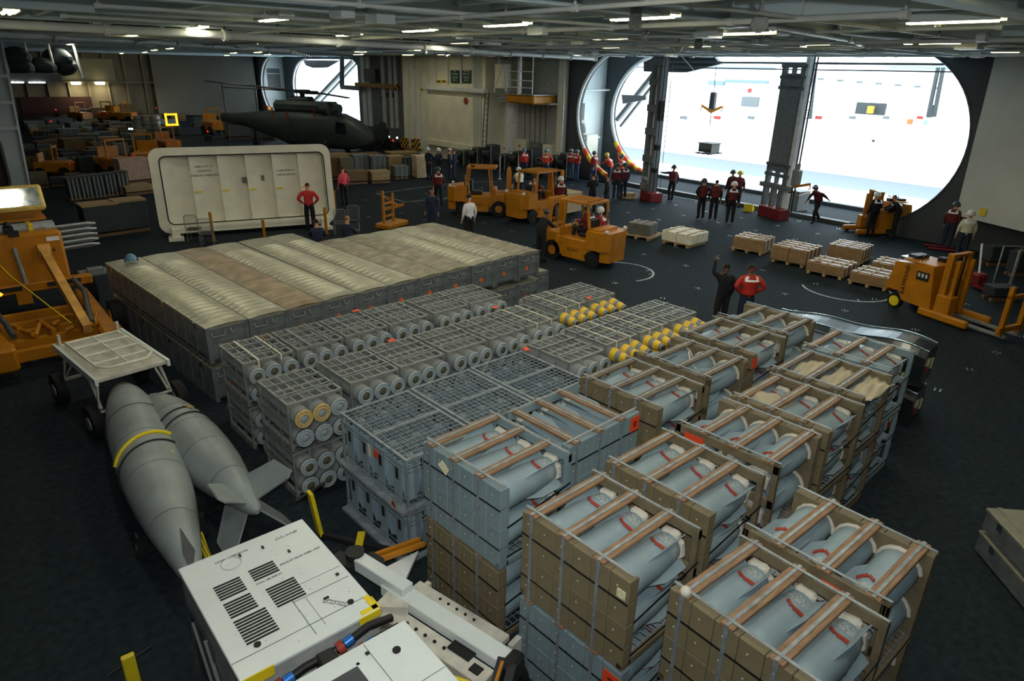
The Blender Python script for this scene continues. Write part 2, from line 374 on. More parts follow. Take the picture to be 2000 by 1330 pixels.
def rim(X, H, r, m, parent, a0=-PI/2, a1=PI/2, near=False):
    y0, r0, y1, r1, zm, hh = H; pts = []
    for i in range(33):
        a = a0+(a1-a0)*i/32
        pts.append((X, y1+r1*math.cos(a), zm+hh*math.sin(a)) if not near else (X, y0-r0*math.cos(a), zm+hh*math.sin(a)))
    return obj('opening_rim', MB().tube(pts, r, 6), m, parent)
rimw = mat('rim_white', (200, 206, 206), .4, k=1.6)
rim(29.34, O1, .09, rimw, wi); rim(33.68, O1b, .11, rimw, wo); rim(29.34, O2, .1, rimw, wi); rim(33.68, O2b, .12, rimw, wo)
rim(29.34, O1, .05, M['darkg'], wi, near=True); rim(33.68, O2b, .06, M['darkg'], wo, near=True)
hz = stripes('hazard_red', (206, 60, 26), (232, 168, 40), .5, 'Y', k=1.4)
rim(29.3, O1, .14, hz, wi, -1.5, -.62); rim(33.6, O1b, .16, hz, wo, -1.5, -.55)
rim(29.3, O2, .2, hz, wi, -1.4, -.75)
# end walls of the two elevator bays (lit by the openings)
for n, (yy, d) in enumerate(((32.6, (1, 2)), (88.0, (3, 4)))):
    e = struct('wall_bay_end_%d' % (n+1), MB().box((31.7, yy, HZ/2), (4.2, .12, HZ)), M['white'])
    px = 31.6 if n == 0 else 32.4
    obj('door_%d' % (n+1), MB().box((px, yy-.08, 3.0 if n == 0 else 4.4), (.55 if n == 0 else 1.6, .06, 2.2), ch=.1), M['wallg'], e)
    obj('handrail', MB().tube([(30.6,yy-.5,2.0),(33,yy-.5,2.0)], .05, 6).tube([(30.6,yy-.5,4.9),(33.6,yy-.5,4.9)], .06, 6), M['white'], e)
    if n == 0:
        obj('vent_pipe', MB().tube([(31.0,yy-.4,.1),(31.0,yy-.4,2.6),(31.2,yy-.4,3.0),(31.5,yy-.4,3.0),(31.7,yy-.4,2.6),(31.7,yy-.4,2.3)], .15, 10), M['pipe'], e)
        obj('stowage_cabinet', MB().box((32.2,yy-.35,1.1), (1.1,.6,2.2), ch=.05), M['cream'], e)
# near-end panel right of the opening: big light grey leaning door leaf
pn = [atX(1951,90,29.2), atX(2030,70,29.2), atX(2010,455,28.4), atX(1868,420,28.8)]
dl = struct('door_3', MB().plate([tuple(p) for p in pn], .2), mat('leaf_grey', (146, 148, 142), .6, 0, .08, .6, k=2.2))
sg = atX(1919, 414, 28.5); obj('sign_plate', MB().box(sg, (.03,.22,.26)), M['yellowb'], dl)
struct('wall_back', MB().box((8, 96.6, HZ/2), (52, .3, HZ)), mat('bulkhead_tan', (112, 102, 80), .6, 0, .15, .6, k=1.4))
struct('wall_left', MB().box((-9.5, 45, HZ/2), (.3, 104, HZ)), M['wallg'])
struct('wall_front', MB().box((10, -6.5, HZ/2), (47, .3, HZ)), M['wallg'])
# frames, lockers and grooves on the back wall
bwm = mat('bulkhead_panel', (130, 120, 96), .6, 0, .15, .6, k=1.4)
wb = bpy.data.objects['wall_back']
for i in range(14): obj('stiffener', MB().box((1.5+i*2.0, 96.3, HZ/2), (.14,.3,HZ)), bwm, wb)
obj('bulkhead_door', MB().box((13, 96.2, 4.9), (7, .25, 2.6), ch=.1), bwm, wb)
obj('ledge', MB().box((10, 96.0, 3.6), (24, .6, .15)), bwm, wb)
obj('door_leaf', MB().box((10, 96.2, 1.0), (7, .25, 2.0)), mat('oxide_red', (64, 34, 28), .6, k=1.2), wb)
# grey wall leaf between the back wall and the second opening
struct('wall_leaf', MB().plate([(20.5,95.9,0),(28.9,84.5,0),(28.9,84.5,HZ),(20.5,95.9,HZ)], .2), mat('leaf_wall', (132,134,130), .5, 0, .06, .4, k=1.8))
# ================================================================== aluminium missile containers
TC = math.radians(6.2)
def container_kit(L):
    K = Kit(); W, Hh = .78, .74
    b = MB().box((0, L/2, .37), (W, L, .62), ch=.015)
    for x in (-.36, .36):
        b.box((x, L/2, .05), (.06, L, .1))
        for i in range(int(L/.5)+1): b.box((x*1.075, .05+i*(L-.1)/int(L/.5), .36), (.02, .04, .56))
        for y in (.015, L-.015): b.box((x, y, .36), (.08, .05, .7))
    for z in (.14, .42, .66): b.box((0, -.006, z), (W*.92, .02, .03))
    bi = K.add('body', b, M['alud'])
    ny = int(L/.0215); nx = 8; V = []; F = []
    for j in range(ny+1):
        y = L*j/ny; ph = (y % .215)/.215; rib = math.exp(-((ph-.5)/.15)**2) if .25 < y < L-1.0 else 0
        for i in range(nx+1):
            u = i/nx*2-1; V.append((u*W/2, y, Hh-.03+.022*(1-u*u)+rib*.055*(1-abs(u)**4)))
    for j in range(ny):
        for i in range(nx): a = j*(nx+1)+i; F.append((a, a+1, a+nx+2, a+nx+1))
    lid = MB().add(V, F, True).box((0, L/2, Hh-.05), (W+.012, L+.012, .045))
    K.add('lid', lid, M['alu'])
    for x in (-1, 1):
        h = K.add('handle' if x < 0 else 'pull_handle', MB().tube([(x*.18-.12,-.01,.6),(x*.18-.12,-.05,.53),(x*.18+.12,-.05,.53),(x*.18+.12,-.01,.6)] if x < 0 else [(.05,-.01,.62),(.06,-.05,.55),(.12,-.05,.55),(.16,-.03,.62)], .012, 6), M['galv'])
    ltm = {}
    for x in (-1, 1): ltm[x] = MB().box((x*(W/2+.012), 0, Hh-.1), (.025,.09,.12)).tube([(x*(W/2+.02),-.03,Hh-.05),(x*(W/2+.05),0,Hh-.02),(x*(W/2+.02),.03,Hh-.05)], .008, 5).mesh('latch')
    for i in range(4):
        for x in (-1, 1): K.add('latch', ltm[x], M['chrome'], Mx=tr(0, .5+i*(L-1)/3, 0))
    d = .075
    K.add('hazard_placard', MB().plate([(-.1,-.022,.30-d),(-.1+d,-.022,.30),(-.1,-.022,.30+d),(-.1-d,-.022,.30)], .006), M['orange'], label='small orange diamond placard')
    return K
CK = {5.9: container_kit(5.9), 4.5: container_kit(4.5)}
fr0 = Vector((2.78, 12.34, 0)); u = Vector((math.cos(TC), math.sin(TC), 0)); v = Vector((-math.sin(TC), math.cos(TC), 0))
ORD = ('first','second','third','fourth','fifth','sixth','seventh','eighth','ninth','tenth','eleventh')
for i in range(11):
    L = 5.9 if i < 6 else 4.5
    for t in range(2):
        p = fr0 + u*(.41+i*.81) + v*random.uniform(-.03,.03)
        ag = TC+random.uniform(-.004,.004)
        lb = (ORD[i]+' ribbed aluminium container of the upper tier, counted from the drop tanks') if t else (ORD[i]+' aluminium container of the lower tier, counted from the drop tanks'); mm = None
        if t and i == 2: lb = 'brown-stained ribbed aluminium container, third of the upper tier counted from the drop tanks'; mm = {'lid': mat('alu_brown', (104, 94, 78), .5, .3, .3, 3, k=2.2)}
        if t and i in (6, 7, 10): mm = {'lid': mat('alu_dull', (110, 106, 92), .55, .3, .3, 3, k=2.0)}
        if t and i == 0: lb = 'ribbed aluminium container with a blue helmet resting on its flat end'
        CK[L].place('missile_container', tr(p.x, p.y, t*.795) @ rz(ag), lb, 'container', 'aluminium missile containers', mm)
p = fr0 + u*(.41+11*.81) + v*.35
CK[4.5].place('missile_container', tr(p.x, p.y, 0) @ rz(TC), 'single low aluminium container with nothing on it beside the forklift', 'container', 'aluminium missile containers')
hp = at(256, 507, 1.6)
# ================================================================== bombs in steel pallets
def pallet_frame():
    m = MB(); W, D, Hh = .86, 1.02, .77
    for x in (-W/2+.02, 0, W/2-.02): m.box((x, D/2, .05), (.05, D, .1))
    for y in (.04, D/2, D-.04): m.box((0, y, .09), (W, .09, .03))
    for x in (-W/2+.015, W/2-.015):
        for y in (.03, D-.03): m.box((x, y, Hh/2), (.03, .04, Hh))
        m.box((x, D/2, Hh-.02), (.035, D, .04)); m.box((x, D/2, .4), (.012, D*.98, .09))
    for y in (.02, .26, .5, .74, D-.02): m.box((0, y, Hh-.02), (W, .035, .035))
    for x in (-.28, -.14, 0, .14, .28): m.box((x, D/2, Hh-.015), (.022, D, .02))
    for y in (.1, D-.1): m.box((0, y, .41), (W, .06, .05))
    return m
pfk = Kit(); pfk.add('frame', pallet_frame(), M['galv'])
st = MB()
for y in (.3, .7): st.box((0, y, .785), (.88, .03, .006)).box((-.438, y, .39), (.006,.03,.78)).box((.438, y, .39), (.006,.03,.78))
pfk.add('steel_strap', st, M['strap'])
for x in (-.18, .2): pfk.add('tie_band', MB().box((x, .5, .782), (.03, 1.04, .006)).box((x, -.02, .7), (.03,.006,.17)), mat('pale_band', (176,172,156), .5, .2, .1, 10, k=1.7))
def bomb_body(nose):
    if not nose: return MB().lathe([(.10,-.17),(.128,-.165),(.135,-.15),(.135,-.13),(.122,-.125),(.122,-.10),(.137,-.09),(.1385,0),(.1385,.95),(.13,1.1),(.11,1.22),(.08,1.32)], axis=(0,1,0), n=18)
    return MB().lathe([(.045,-.42),(.06,-.40),(.085,-.30),(.112,-.16),(.132,0),(.1385,.15),(.1385,1.05),(.12,1.15),(.1,1.2)], axis=(0,1,0), n=18)
bk = Kit(); b0 = bk.add('casing', bomb_body(False), M['bomb'])
bk.add('end_ring', MB().lathe([(.064,-.172),(.068,-.2),(.09,-.2),(.094,-.186),(.108,-.186),(.112,-.196),(.134,-.19),(.138,-.172),(.138,-.15),(.07,-.15)], axis=(0,1,0), n=20, caps=False), M['bombend'])
bk.add('end_plug', MB().lathe([(.001,-.186),(.062,-.188),(.066,-.165)], axis=(0,1,0), n=14), M['olive'], label='dark olive round plug')
nk = Kit(); nk.add('casing', bomb_body(True), M['bomb'])
for a, b_ in ((-.36, -.25), (-.16, -.05)):
    def rr(t): return float(np.interp(t, [-.42,-.40,-.30,-.16,0,.15], [.045,.06,.085,.112,.132,.1385]))+.002
    nk.add('yellow_band', MB().lathe([(rr(a),a),(rr((a+b_)/2),(a+b_)/2),(rr(b_),b_)], axis=(0,1,0), n=18, caps=False), M['yel'], label='yellow painted band')
nk.add('nose_plug', MB().lathe([(.02,-.47),(.042,-.46),(.046,-.42)], axis=(0,1,0), n=10), M['dark'])
TB = math.radians(3.6)
def bomb_stack(x, y, nose=False, tiers=2, special=None, z0=0., flat=False, where=''):
    R = rz(TB)
    for t in range(tiers):
        Mx = tr(x, y, z0+t*.795) @ R
        pl = ('upper' if t else 'lower')+(' steel pallet frame of yellow-nosed bombs' if nose else ' steel pallet frame holding grey bombs tail end out')
        pl = ('upper' if t else 'lower')+' steel pallet frame of '+('yellow-nosed' if nose else 'grey')+' bombs, '+where
        pfk.place('bomb_pallet', Mx, pl, 'pallet', 'bomb pallets', {'frame': M['galv'], 'tie_band': M['strap']} if random.random() < .4 else None, skip=() if random.random() < .75 else ('tie_band',))
        for lz in (.255, .575):
            for bx in (-.28, 0, .28):
                K = nk if nose else bk
                mm = None; lb = 'grey bomb with yellow nose bands lying in a pallet frame' if nose else 'grey bomb body with ringed tail end and olive plug'
                lb = ('top-layer' if lz > .5 else 'bottom-layer')+(' yellow-banded bomb' if nose else ' grey bomb')+' in the '+('upper' if t else 'lower')+' pallet, '+where
                gp = 'yellow-banded bombs' if nose else 'grey palletised bombs'
                if special and t:
                    if lz > .5 and bx < .2: mm = {'end_ring': M['tan'], 'end_plug': M['bombend']}; lb = 'grey bomb with a tan end cap and pale centre plug'; gp = 'bombs with tan end caps'
                    elif (lz < .5 and bx < .2) or bx > .2 and lz > .5: mm = {'end_plug': M['bombend']}; lb = 'grey bomb with pale plug in its ringed tail end'; gp = 'bombs with pale plugs'
                K.place('bomb', Mx @ tr(bx, random.uniform(-.015,.015), lz), lb, 'bomb', gp, mm)
for k, x in enumerate((3.22, 4.14, 5.06, 5.98, 6.98, 7.9)): bomb_stack(x, 10.27+.07*k, where=ORD[k]+' along the row by the containers')
bomb_stack(3.25, 8.5, special=True, where='nearest the drop tanks')
for k, x in enumerate((4.28, 5.18, 6.12, 7.06, 7.98)): bomb_stack(x, 8.62+.075*k, where=ORD[k]+' along the row behind the wire cages')
for k, x in enumerate((9.08, 10.0)): bomb_stack(x, 9.3+.05*k, nose=True, where=ORD[k]+' of two near the forklift')
bomb_stack(7.5, 7.25, tiers=2, where='wedged among cages and yellow noses')
for k, x in enumerate((8.55, 9.5, 10.45)): bomb_stack(x, 7.42+.06*k, nose=True, where=ORD[k]+' of three behind the fin crates')
# ================================================================== bomb-fin crates
CX, CY, CZ = 1.08, 1.32, 1.0
blk = MB().box((0,0,0), (.1, .2155, .2445), ch=.006).mesh('block')
blkb = MB().box((0,0,0), (.1, .2155, .2445), ch=.006).box((-.051, 0, .01), (.006,.09,.08)).mesh('block_slotted')
def crate_kit(mblock, mframe, mboard, slots=False):
    K = Kit()
    fr = MB()
    for y in (-CY/2+.03, CY/2-.03): fr.box((CX-.03, y, CZ/2), (.06,.06,CZ)); fr.box((CX/2, y, .03), (CX,.06,.06))
    for z in (.04, CZ/2, CZ-.05): fr.box((CX-.025, 0, z), (.05, CY, .1))
    fr.box((CX-.04, 0, CZ/2), (.03,.06,CZ)); fr.box((.11, 0, CZ/2), (.02, CY, CZ*.98))
    K.add('end_frame', fr, mframe)
    g = MB()
    for i in range(14): g.bar((.1, -CY/2+.05+i*(CY-.1)/13, .07), (CX-.05, -CY/2+.05+i*(CY-.1)/13, .07), .008, .008)
    for i in range(12): g.bar((.12+i*(CX-.2)/11, -CY/2+.03, .075), (.12+i*(CX-.2)/11, CY/2-.03, .075), .008, .008)
    K.add('wire_base', g, M['wire'])
    for j, y in enumerate((.53, .11, -.31)):
        K.add('board', MB().box((CX/2, y, CZ+.005), (CX+.02, .12, .035), ch=.006), mboard)
        K.add('board_strap', MB().box((CX/2, y, CZ+.026), (CX+.02, .03, .006)).box((-.004, y, CZ/2), (.006,.035,CZ)).box((-.005,y,CZ-.02),(.012,.045,.05)), M['strap'])
    for xs in (.06, CX-.05): K.add('edge_strap', MB().box((xs, 0, CZ+.03), (.03, CY, .006)), M['strap'])
    K.add('gap_strap', MB().box((.05, 0, .745), (.1, CY*.99, .012)).box((.05, 0, .25), (.1, CY*.99, .012)).box((-.003,0,.745),(.006,CY*.99,.014)).box((-.003,0,.25),(.006,CY*.99,.014)).bar((.1,-CY/2-.004,.5),(CX,-CY/2-.004,.62),.006,.02).bar((.1,-CY/2-.004,.12),(CX,-CY/2-.004,.12),.006,.02), M['black'])  # straps, their black also painting the shade of the recessed block gaps
    bh = MB()
    for r in range(4):
        for c in range(6): bh.box((-.004, -CY/2+.11+c*.22+.02, .125+r*.249+.02), (.008,.014,.014))
    K.add('bolt_heads', bh, mat('bolt_pale',(170,168,150),.5,k=1.3), kind='stuff')
    for r in range(4):
        for c in range(6):
            K.add('block', blkb if (slots and c % 2 == 0 and r % 2 == 1) else blk, mblock, Mx=tr(.05, -CY/2+.11+c*.22, .125+r*.249))
    return K
KB = {'brown': crate_kit(M['brown'], M['brownd'], M['wood']), 'brownlow': crate_kit(M['brown'], M['brownd'], M['wood'], True), 'blue': crate_kit(M['blue'], M['blue'], M['wood']), 'bluelow': crate_kit(M['blue'], M['blue'], M['wood'], True), 'browng': crate_kit(M['brownd'], M['brownd'], M['woodg'])}
fk = Kit()
ft = fk.add('fin_tube', MB().lathe([(.17,.11),(.188,.13),(.188,.3),(.184,.31),(.182,.62),(.178,.63),(.165,.78),(.14,.95)], axis=(1,0,0), n=16), M['fin'])
for k in range(4):
    a = PI/4+k*PI/2; c, s = math.cos(a), math.sin(a)
    fk.add('fin_blade', MB().plate([(x, r*c, r*s) for x, r in ((.42,.17),(.66,.255),(.98,.255),(.98,.1),(.9,.1))], .008), M['fin'])
fk.add('decal', MB().lathe([(.166,.79),(.152,.9)], axis=(1,0,0), n=16, caps=False), mat('fin_decal', (142,152,154), .5, 0, .5, 60, k=1.25), ft)
fk.add('foam_block', MB().box((1.0,.0,.1), (.1,.2,.12), ch=.03).box((1.0,.09,-.02), (.1,.1,.2), ch=.03).box((1.0,-.09,-.02), (.1,.1,.2), ch=.03), M['foam'], label='white foam end block')
pts = [(.13, .19*math.cos(t), .19*math.sin(t)) for t in [PI*i/8 for i in range(9)]]
fk.add('foam_ring', MB().tube(pts, .028, 5), M['foam'], label='white foam ring')
fk.add('ribbon', MB().plate([(.68,-.02,.182),(.70,-.04,.179),(.75,.03,.175),(.72,.035,.178)], .012).plate([(.67,-.05,.176),(.70,-.13,.13),(.74,-.12,.13),(.71,-.03,.176)], .01), M['red'], label='red warning ribbon')
def crate_stack(x, y, kind, low, flip=False, rot=0., desc='', lowdesc='', fins=True, ribs=True, tarp=False):
    for t in range(2):
        k = kind if t else low
        a = rot + (PI if flip else 0)+random.uniform(-.02,.02)
        Mx = tr(x, y, t*1.04) @ rz(a) @ tr(-CX/2, 0, 0)
        d = desc if t else (lowdesc or 'lower fin crate under the '+desc)
        root = KB[k].place('fin_crate', Mx, d, 'crate', 'bomb fin crates')
        for lz in (.28, .74):
            for j, by in enumerate((.41, 0, -.41)):
                fk.place('tail_fin', Mx @ tr(random.uniform(-.02,.02), by, lz) @ Matrix.Rotation(random.uniform(-.15,.15), 4, 'X'), ('top-layer' if lz > .5 else 'bottom-layer')+' tail fin in the '+d[:d.index(' crate')].replace(' fin','')+' crate'+' '.join(['']+d[d.index(' crate')+6:].replace(',','').split()[:8]), 'bomb fin', 'tail fins in crates')
        yield root
TF = math.radians(4.5)
def cs(*a, **k):
    return list(crate_stack(*a, **k))
S1 = cs(4.02, 5.2, 'blue', 'brownlow', rot=TF, desc='blue-grey fin crate with paper tag and three orange-brown boards', lowdesc='olive fin crate with slotted blocks at the foot of the blue-grey stack')
S2 = cs(5.3, 5.3, 'blue', 'bluelow', rot=PI/2+TF, desc='blue-grey fin crate turned sideways with red placard on its corner block', lowdesc='blue-grey lower crate beneath the sideways crate')
S3 = cs(4.1, 3.5, 'brown', 'bluelow', rot=TF, desc='olive fin crate standing on a blue-grey crate with orange placard', lowdesc='blue-grey fin crate with slotted blocks and orange-red placard')
S4 = cs(5.4, 3.65, 'brown', 'brownlow', rot=TF, desc='olive fin crate with orange-brown boards behind the crate with white label', lowdesc='lower olive crate behind the blue-grey slotted crate')
S5 = cs(4.38, 1.92, 'brown', 'brownlow', rot=TF*.3, desc='olive fin crate with broad pale boards and a white cap on its corner', lowdesc='bottom olive crate under the one with broad pale boards')
S6 = cs(5.58, 2.02, 'brown', 'brownlow', flip=True, rot=TF*.3, desc='olive fin crate with three white foam rings facing in, at the open deck side', lowdesc='bottom crate at the open deck corner')
S7 = cs(6.7, 5.4, 'browng', 'brownlow', rot=TF, desc='weathered olive fin crate with grey-brown boards beside the wire cages', lowdesc='bottom olive crate beside the wire cages')
S8 = cs(7.98, 5.55, 'browng', 'brownlow', flip=True, rot=TF, desc='weathered olive fin crate with white foam rings and a cord over its board', lowdesc='bottom crate below the corded one')
S9 = cs(6.72, 3.72, 'brown', 'brownlow', flip=True, rot=TF, desc='olive fin crate with red placard and rust-streaked tubes', lowdesc='bottom crate below the rust-streaked tubes')
S10 = cs(9.28, 5.7, 'browng', 'brownlow', rot=TF, desc='dull olive fin crate with orange placard on its corner post', lowdesc='bottom crate below the corner-post placard')
S11 = cs(10.48, 5.85, 'browng', 'brownlow', flip=True, rot=TF, desc='far dull fin crate with foam rings behind which two men stand', lowdesc='bottom crate where two men stand behind')
S12 = cs(7.92, 3.78, 'brown', 'brownlow', rot=TF, desc='olive fin crate half covered by a rounded canvas sheet', lowdesc='bottom crate under the half covered one')
S13 = cs(9.16, 3.98, 'browng', 'brownlow', rot=TF, desc='olive fin crate with canvas stretched under its boards', lowdesc='bottom crate under the canvas-lined crate')
S14 = cs(10.4, 4.18, 'blue', 'bluelow', rot=TF, desc='dull blue-grey fin crate next to the black glossy container', lowdesc='bottom crate next to the black glossy container')
def placard(root, x, y, z, w, h, m, ax='x', txt=None, name='placard'):
    if ax == 'x': o = obj(name, MB().box((x, y, z), (.008, w, h)), m, root)
    else: o = obj(name, MB().box((x, y, z), (w, .008, h)), m, root)
    return o
placard(S2[1], -.008, -.56, .86, .17, .2, M['redp']); placard(S3[0], -.008, -.56, .84, .2, .18, M['redp'])
placard(S9[1], CX+.01, -.4, .88, .26, .13, M['redp']); placard(S10[1], .05, -CY/2-.01, .86, .14, .17, M['redp'], 'y'); placard(S14[1], .05, -CY/2-.01, .9, .16, .08, M['redp'], 'y')
placard(S6[1], CX+.01, .2, .9, .16, .05, M['redp']); placard(S3[1], -.008, -.58, .83, .09, .09, M['paper'])
for r_, x, z in ((S2[1], 0, .86), (S3[0], 0, .84)):
    obj('print', MB().box((-.0135, -.56, z+.02), (.002,.08,.03)).box((-.0135,-.56,z-.02), (.002,.05,.04)), mat('dark_red_print', (120,24,12), .6, k=1.4), r_)
obj('paper_tag', MB().plate([(-.02,.28,.93),(-.03,.34,.86),(-.03,.2,.78),(-.02,.16,.86)], .01), M['paper'], S1[1])
obj('cap', MB().sph((.02,.52,1.04), .05, 8, 5), M['foam'], S5[1])
obj('cord', MB().tube([(.5,-.05,1.05),(.62,0,1.08),(.7,.08,1.03),(.66,.16,.9),(.7,.3,.85)], .012, 5), M['foam'], S8[1])
# canvas sheets
def sheet(M0, sx, sy, amp, seed, name, label):
    rnd = random.Random(seed); n = 14; V = []; F = []
    ph = [rnd.random()*6 for _ in range(6)]
    for i in range(n+1):
        for j in range(n+1):
            a, b = i/n*2-1, j/n*2-1
            V.append((a*sx/2, b*sy/2, amp*(1-a*a*.9)*(1-b*b*.6)+.022*math.sin(5*a+ph[0]+2*b)+.016*math.sin(9*b+ph[1]-3*a)))
    for i in range(n):
        for j in range(n): q = i*(n+1)+j; F.append((q, q+1, q+n+2, q+n+1))
    m = MB().add(V, F, True); o = single(name, m, M['tarp'], M0, label, 'canvas sheet'); md = o.modifiers.new('thickness', 'SOLIDIFY'); md.thickness = .01
    return o
sheet(tr(7.72, 4.15, 1.86) @ rz(TF), .9, .62, .16, 1, 'canvas_sheet', 'rounded canvas sheet bulging over a fin crate corner')
for k, yy in enumerate((4.3, 3.86, 3.44)): sheet(tr(9.2+.04*k, yy, 1.95) @ rz(TF), .92, .34, .05, 2+k, 'canvas_sheet', ('long', 'middle', 'frayed')[k]+' canvas strip showing between the boards of a fin crate')
# ================================================================== wire cages with upright fins
cg = Kit(); W_, D_, Hc = 1.12, 1.62, .76
f_ = MB()
for x in (.02, W_-.02):
    for y in (.02, D_-.02): f_.box((x, y, Hc/2), (.03,.03,Hc))
    f_.box((x, D_/2, .04), (.05, D_, .05)); f_.box((x, D_/2, Hc), (.03, D_, .03))
for y in (.02, D_/2, D_-.02): f_.box((W_/2, y, .04), (W_,.06,.04)); f_.box((W_/2, y, Hc), (W_,.03,.03))
f_.box((-.03, D_/2, .02), (.12, D_, .05))
cg.add('cage_frame', f_, M['wire'])
wt = MB()
for z in (Hc+.01, Hc-.05):
    for i in range(13): x = .04+i*(W_-.08)/12; wt.bar((x, 0, z), (x, D_, z), .007, .007)
    for i in range(18): y = .04+i*(D_-.08)/17; wt.bar((0, y, z), (W_, y, z), .007, .007)
for z in (Hc-.1, Hc-.16, .12, .2): wt.bar((-.005,0,z), (-.005,D_,z), .007,.007).bar((0,-.005,z),(W_,-.005,z),.007,.007)
cg.add('wire_mesh', wt, M['wire'])
uf = Kit()
body = MB()
for a in range(4):
    c, s = math.cos(a*PI/2), math.sin(a*PI/2)
    body.plate([(-.03*c, -.03*s, .06), (.10*c, .10*s, .06), (.19*c, .19*s, .44), (.19*c, .19*s, .66), (-.03*c, -.03*s, .66)], .012)
uf.add('blades', body, M['fin'])
uf.add('core', MB().lathe([(.08,.06),(.075,.4),(.055,.68)], n=10), M['fin'])
uf.add('face_plate', MB().plate([(-.2,-.075,.05),(-.2,.075,.05),(-.2,.11,.68),(-.2,-.11,.68)], .012), M['fin'])
uf.add('slot', MB().box((-.208,0,.5), (.006,.06,.16)), M['dark'])
for i in range(3):
    for t in range(2):
        Mx = tr(3.42+i*1.16, 6.22+i*.09, t*.79) @ rz(TB)
        cg.place('wire_cage', Mx, ('upper' if t else 'lower')+(' wire cage of upright fins, stacked beside the olive slotted crate' if i == 0 else ' wire cage of upright fins, '+ORD[i]+' counted from the olive slotted crate'), 'cage', 'wire cages')
        for a in range(3 if t else (3 if i == 0 else 0)):
            for b_ in range(4): uf.place('upright_fin', Mx @ tr(.21+a*.36, .22+b_*.39, .0), 'upright tapered bomb fin in the '+('upper' if t else 'lower')+' '+('wire cage beside the olive slotted crate' if i == 0 else ORD[i]+' wire cage from the olive slotted crate'), 'bomb fin', 'upright fins in wire cages')
tg = at(748, 877, 1.2); single('orange_tag', MB().plate([(0,0,.06),(0,-.13,.05),(0,-.12,-.05),(0,.01,-.05)], .006), M['redp'], tr(3.36, 6.95, 1.36), 'bright orange paper tag on the wire cage', 'tag')
single('paper_tag', MB().plate([(0,0,.08),(0,-.07,.08),(0,-.07,-.1),(0,0,-.1)], .006), M['paper'], tr(3.36, 7.12, 1.33), 'cream paper tag hanging on the wire cage', 'tag')
single('red_tag', MB().plate([(0,0,.06),(0,-.06,0),(0,0,-.06),(0,.06,0)], .006), M['red'], tr(3.33, 6.42, .86), 'dark red diamond tag at the cage corner', 'tag')
# small red tags lying on bomb pallets
for n_, (px, py) in enumerate(((695,607),(765,665),(968,600),(1150,582),(1028,682))):
    q = at(px, py, 1.6); single('red_tag', MB().box((0,0,0), (.16,.09,.008), ch=.003), M['redp'], tr(q.x, q.y, 1.605) @ rz(.3*n_), 'orange-red paper tag lying on top of a bomb pallet', 'tag', 'tags on the bomb pallets')
# ================================================================== black glossy containers, grey stack at the deck edge
bkK = Kit(); Lb, Wb = 2.9, .9
n = 20; V = []; F = []
prof = [(-.5,0),(-.5,.55),(-.36,.66),(.36,.66),(.5,.55),(.5,0)]
for j in range(n+1):
    t = j/n; dz = .05*math.sin(t*5.5)+.04*math.sin(t*11); ww = 1-.16*abs(t-.5)**1.2
    for a, z in prof: V.append((a*Wb*ww, t*Lb, z+(dz if z > .1 else 0)))
for j in range(n):
    for i in range(5): q = j*6+i; F.append((q, q+1, q+7, q+6))
F += [tuple(range(6)), tuple(range(n*6, n*6+6))]
bkK.add('shell', MB().add(V, F), M['blacks'])
bkK.add('rim', MB().tube([(V[j*6+2][0], V[j*6+2][1], V[j*6+2][2]+.01) for j in range(n+1)], .015, 5).tube([(V[j*6+3][0], V[j*6+3][1], V[j*6+3][2]+.01) for j in range(n+1)], .015, 5), mat('bare_edge', (150,170,180), .15, .9, .1, 4, k=1.6))  # pale lines imitate the wavy highlights on the glossy top
lc = MB()
for k in range(6): lc.box((-.46*Wb, .25+k*.48, .52), (.04,.08,.14)).box((.46*Wb, .25+k*.48, .52), (.04,.08,.14))
bkK.add('latches', lc, M['chrome'])
bkK.add('end_tags', MB().box((-.15,-.012,.42), (.16,.01,.12)).box((.2,-.012,.3), (.1,.01,.2)), M['paper'])
bkK.add('red_label', MB().box((-.15,-.014,.27), (.14,.01,.1)), M['red'])
for x, y, z, a, lb in ((13.0, 3.95, .84, .14, 'topmost black glossy container with bright worn edges'), (12.05, 4.0, .8, .14, 'black glossy container wedged between the crates and its twin'), (13.0, 3.95, .0, .14, 'bottom black container with cluttered end fittings'), (12.05, 4.0, .0, .14, 'bottom black container against the fin crates')):
    bkK.place('black_container', tr(x, y, z) @ rz(a), lb, 'container', 'black glossy containers')
ak = Kit(); ak.add('case', MB().box((0,0,.16), (.9,1.5,.28), ch=.02), M['alud']); ak.add('lid', MB().box((0,0,.315), (.92,1.52,.05), ch=.01).box((-.3,0,.345),(.06,1.5,.02)).box((.3,0,.345),(.06,1.5,.02)), M['alu'])
ak.add('latch', MB().box((-.46,.4,.27), (.03,.1,.1)).box((-.46,-.4,.27), (.03,.1,.1)), M['chrome'])
q = at(1957, 1240, 0)+CR*1.0+Vector((CF.x,CF.y,0)).normalized()*.72
for t in range(2): ak.place('flat_case', tr(q.x, q.y, t*.36) @ rz(-YAW-.08), ('upper' if t else 'lower')+' flat aluminium case alone on the dark deck', 'case', 'flat aluminium cases')
# ================================================================== helmets and small things on top of containers
hk = Kit(); hk.add('shell', MB().sph((0,0,0), .125, 14, 6, 1.05, True).lathe([(.128,-.03),(.128,.0)], n=14, caps=False), mat('helmet_blue', (74,104,124), .35, k=1.7)); hk.add('ear_cup', MB().cyl((.12,0,-.02),(.15,0,-.02),.045,n=10), M['darkg']); hk.add('ear_cup', MB().cyl((-.12,0,-.02),(-.15,0,-.02),.045,n=10), M['darkg'])
hk.place('helmet', tr(hp.x, hp.y, 1.585) @ tr(0,0,.03), 'blue deck-crew helmet lying on the end of a container', 'helmet')
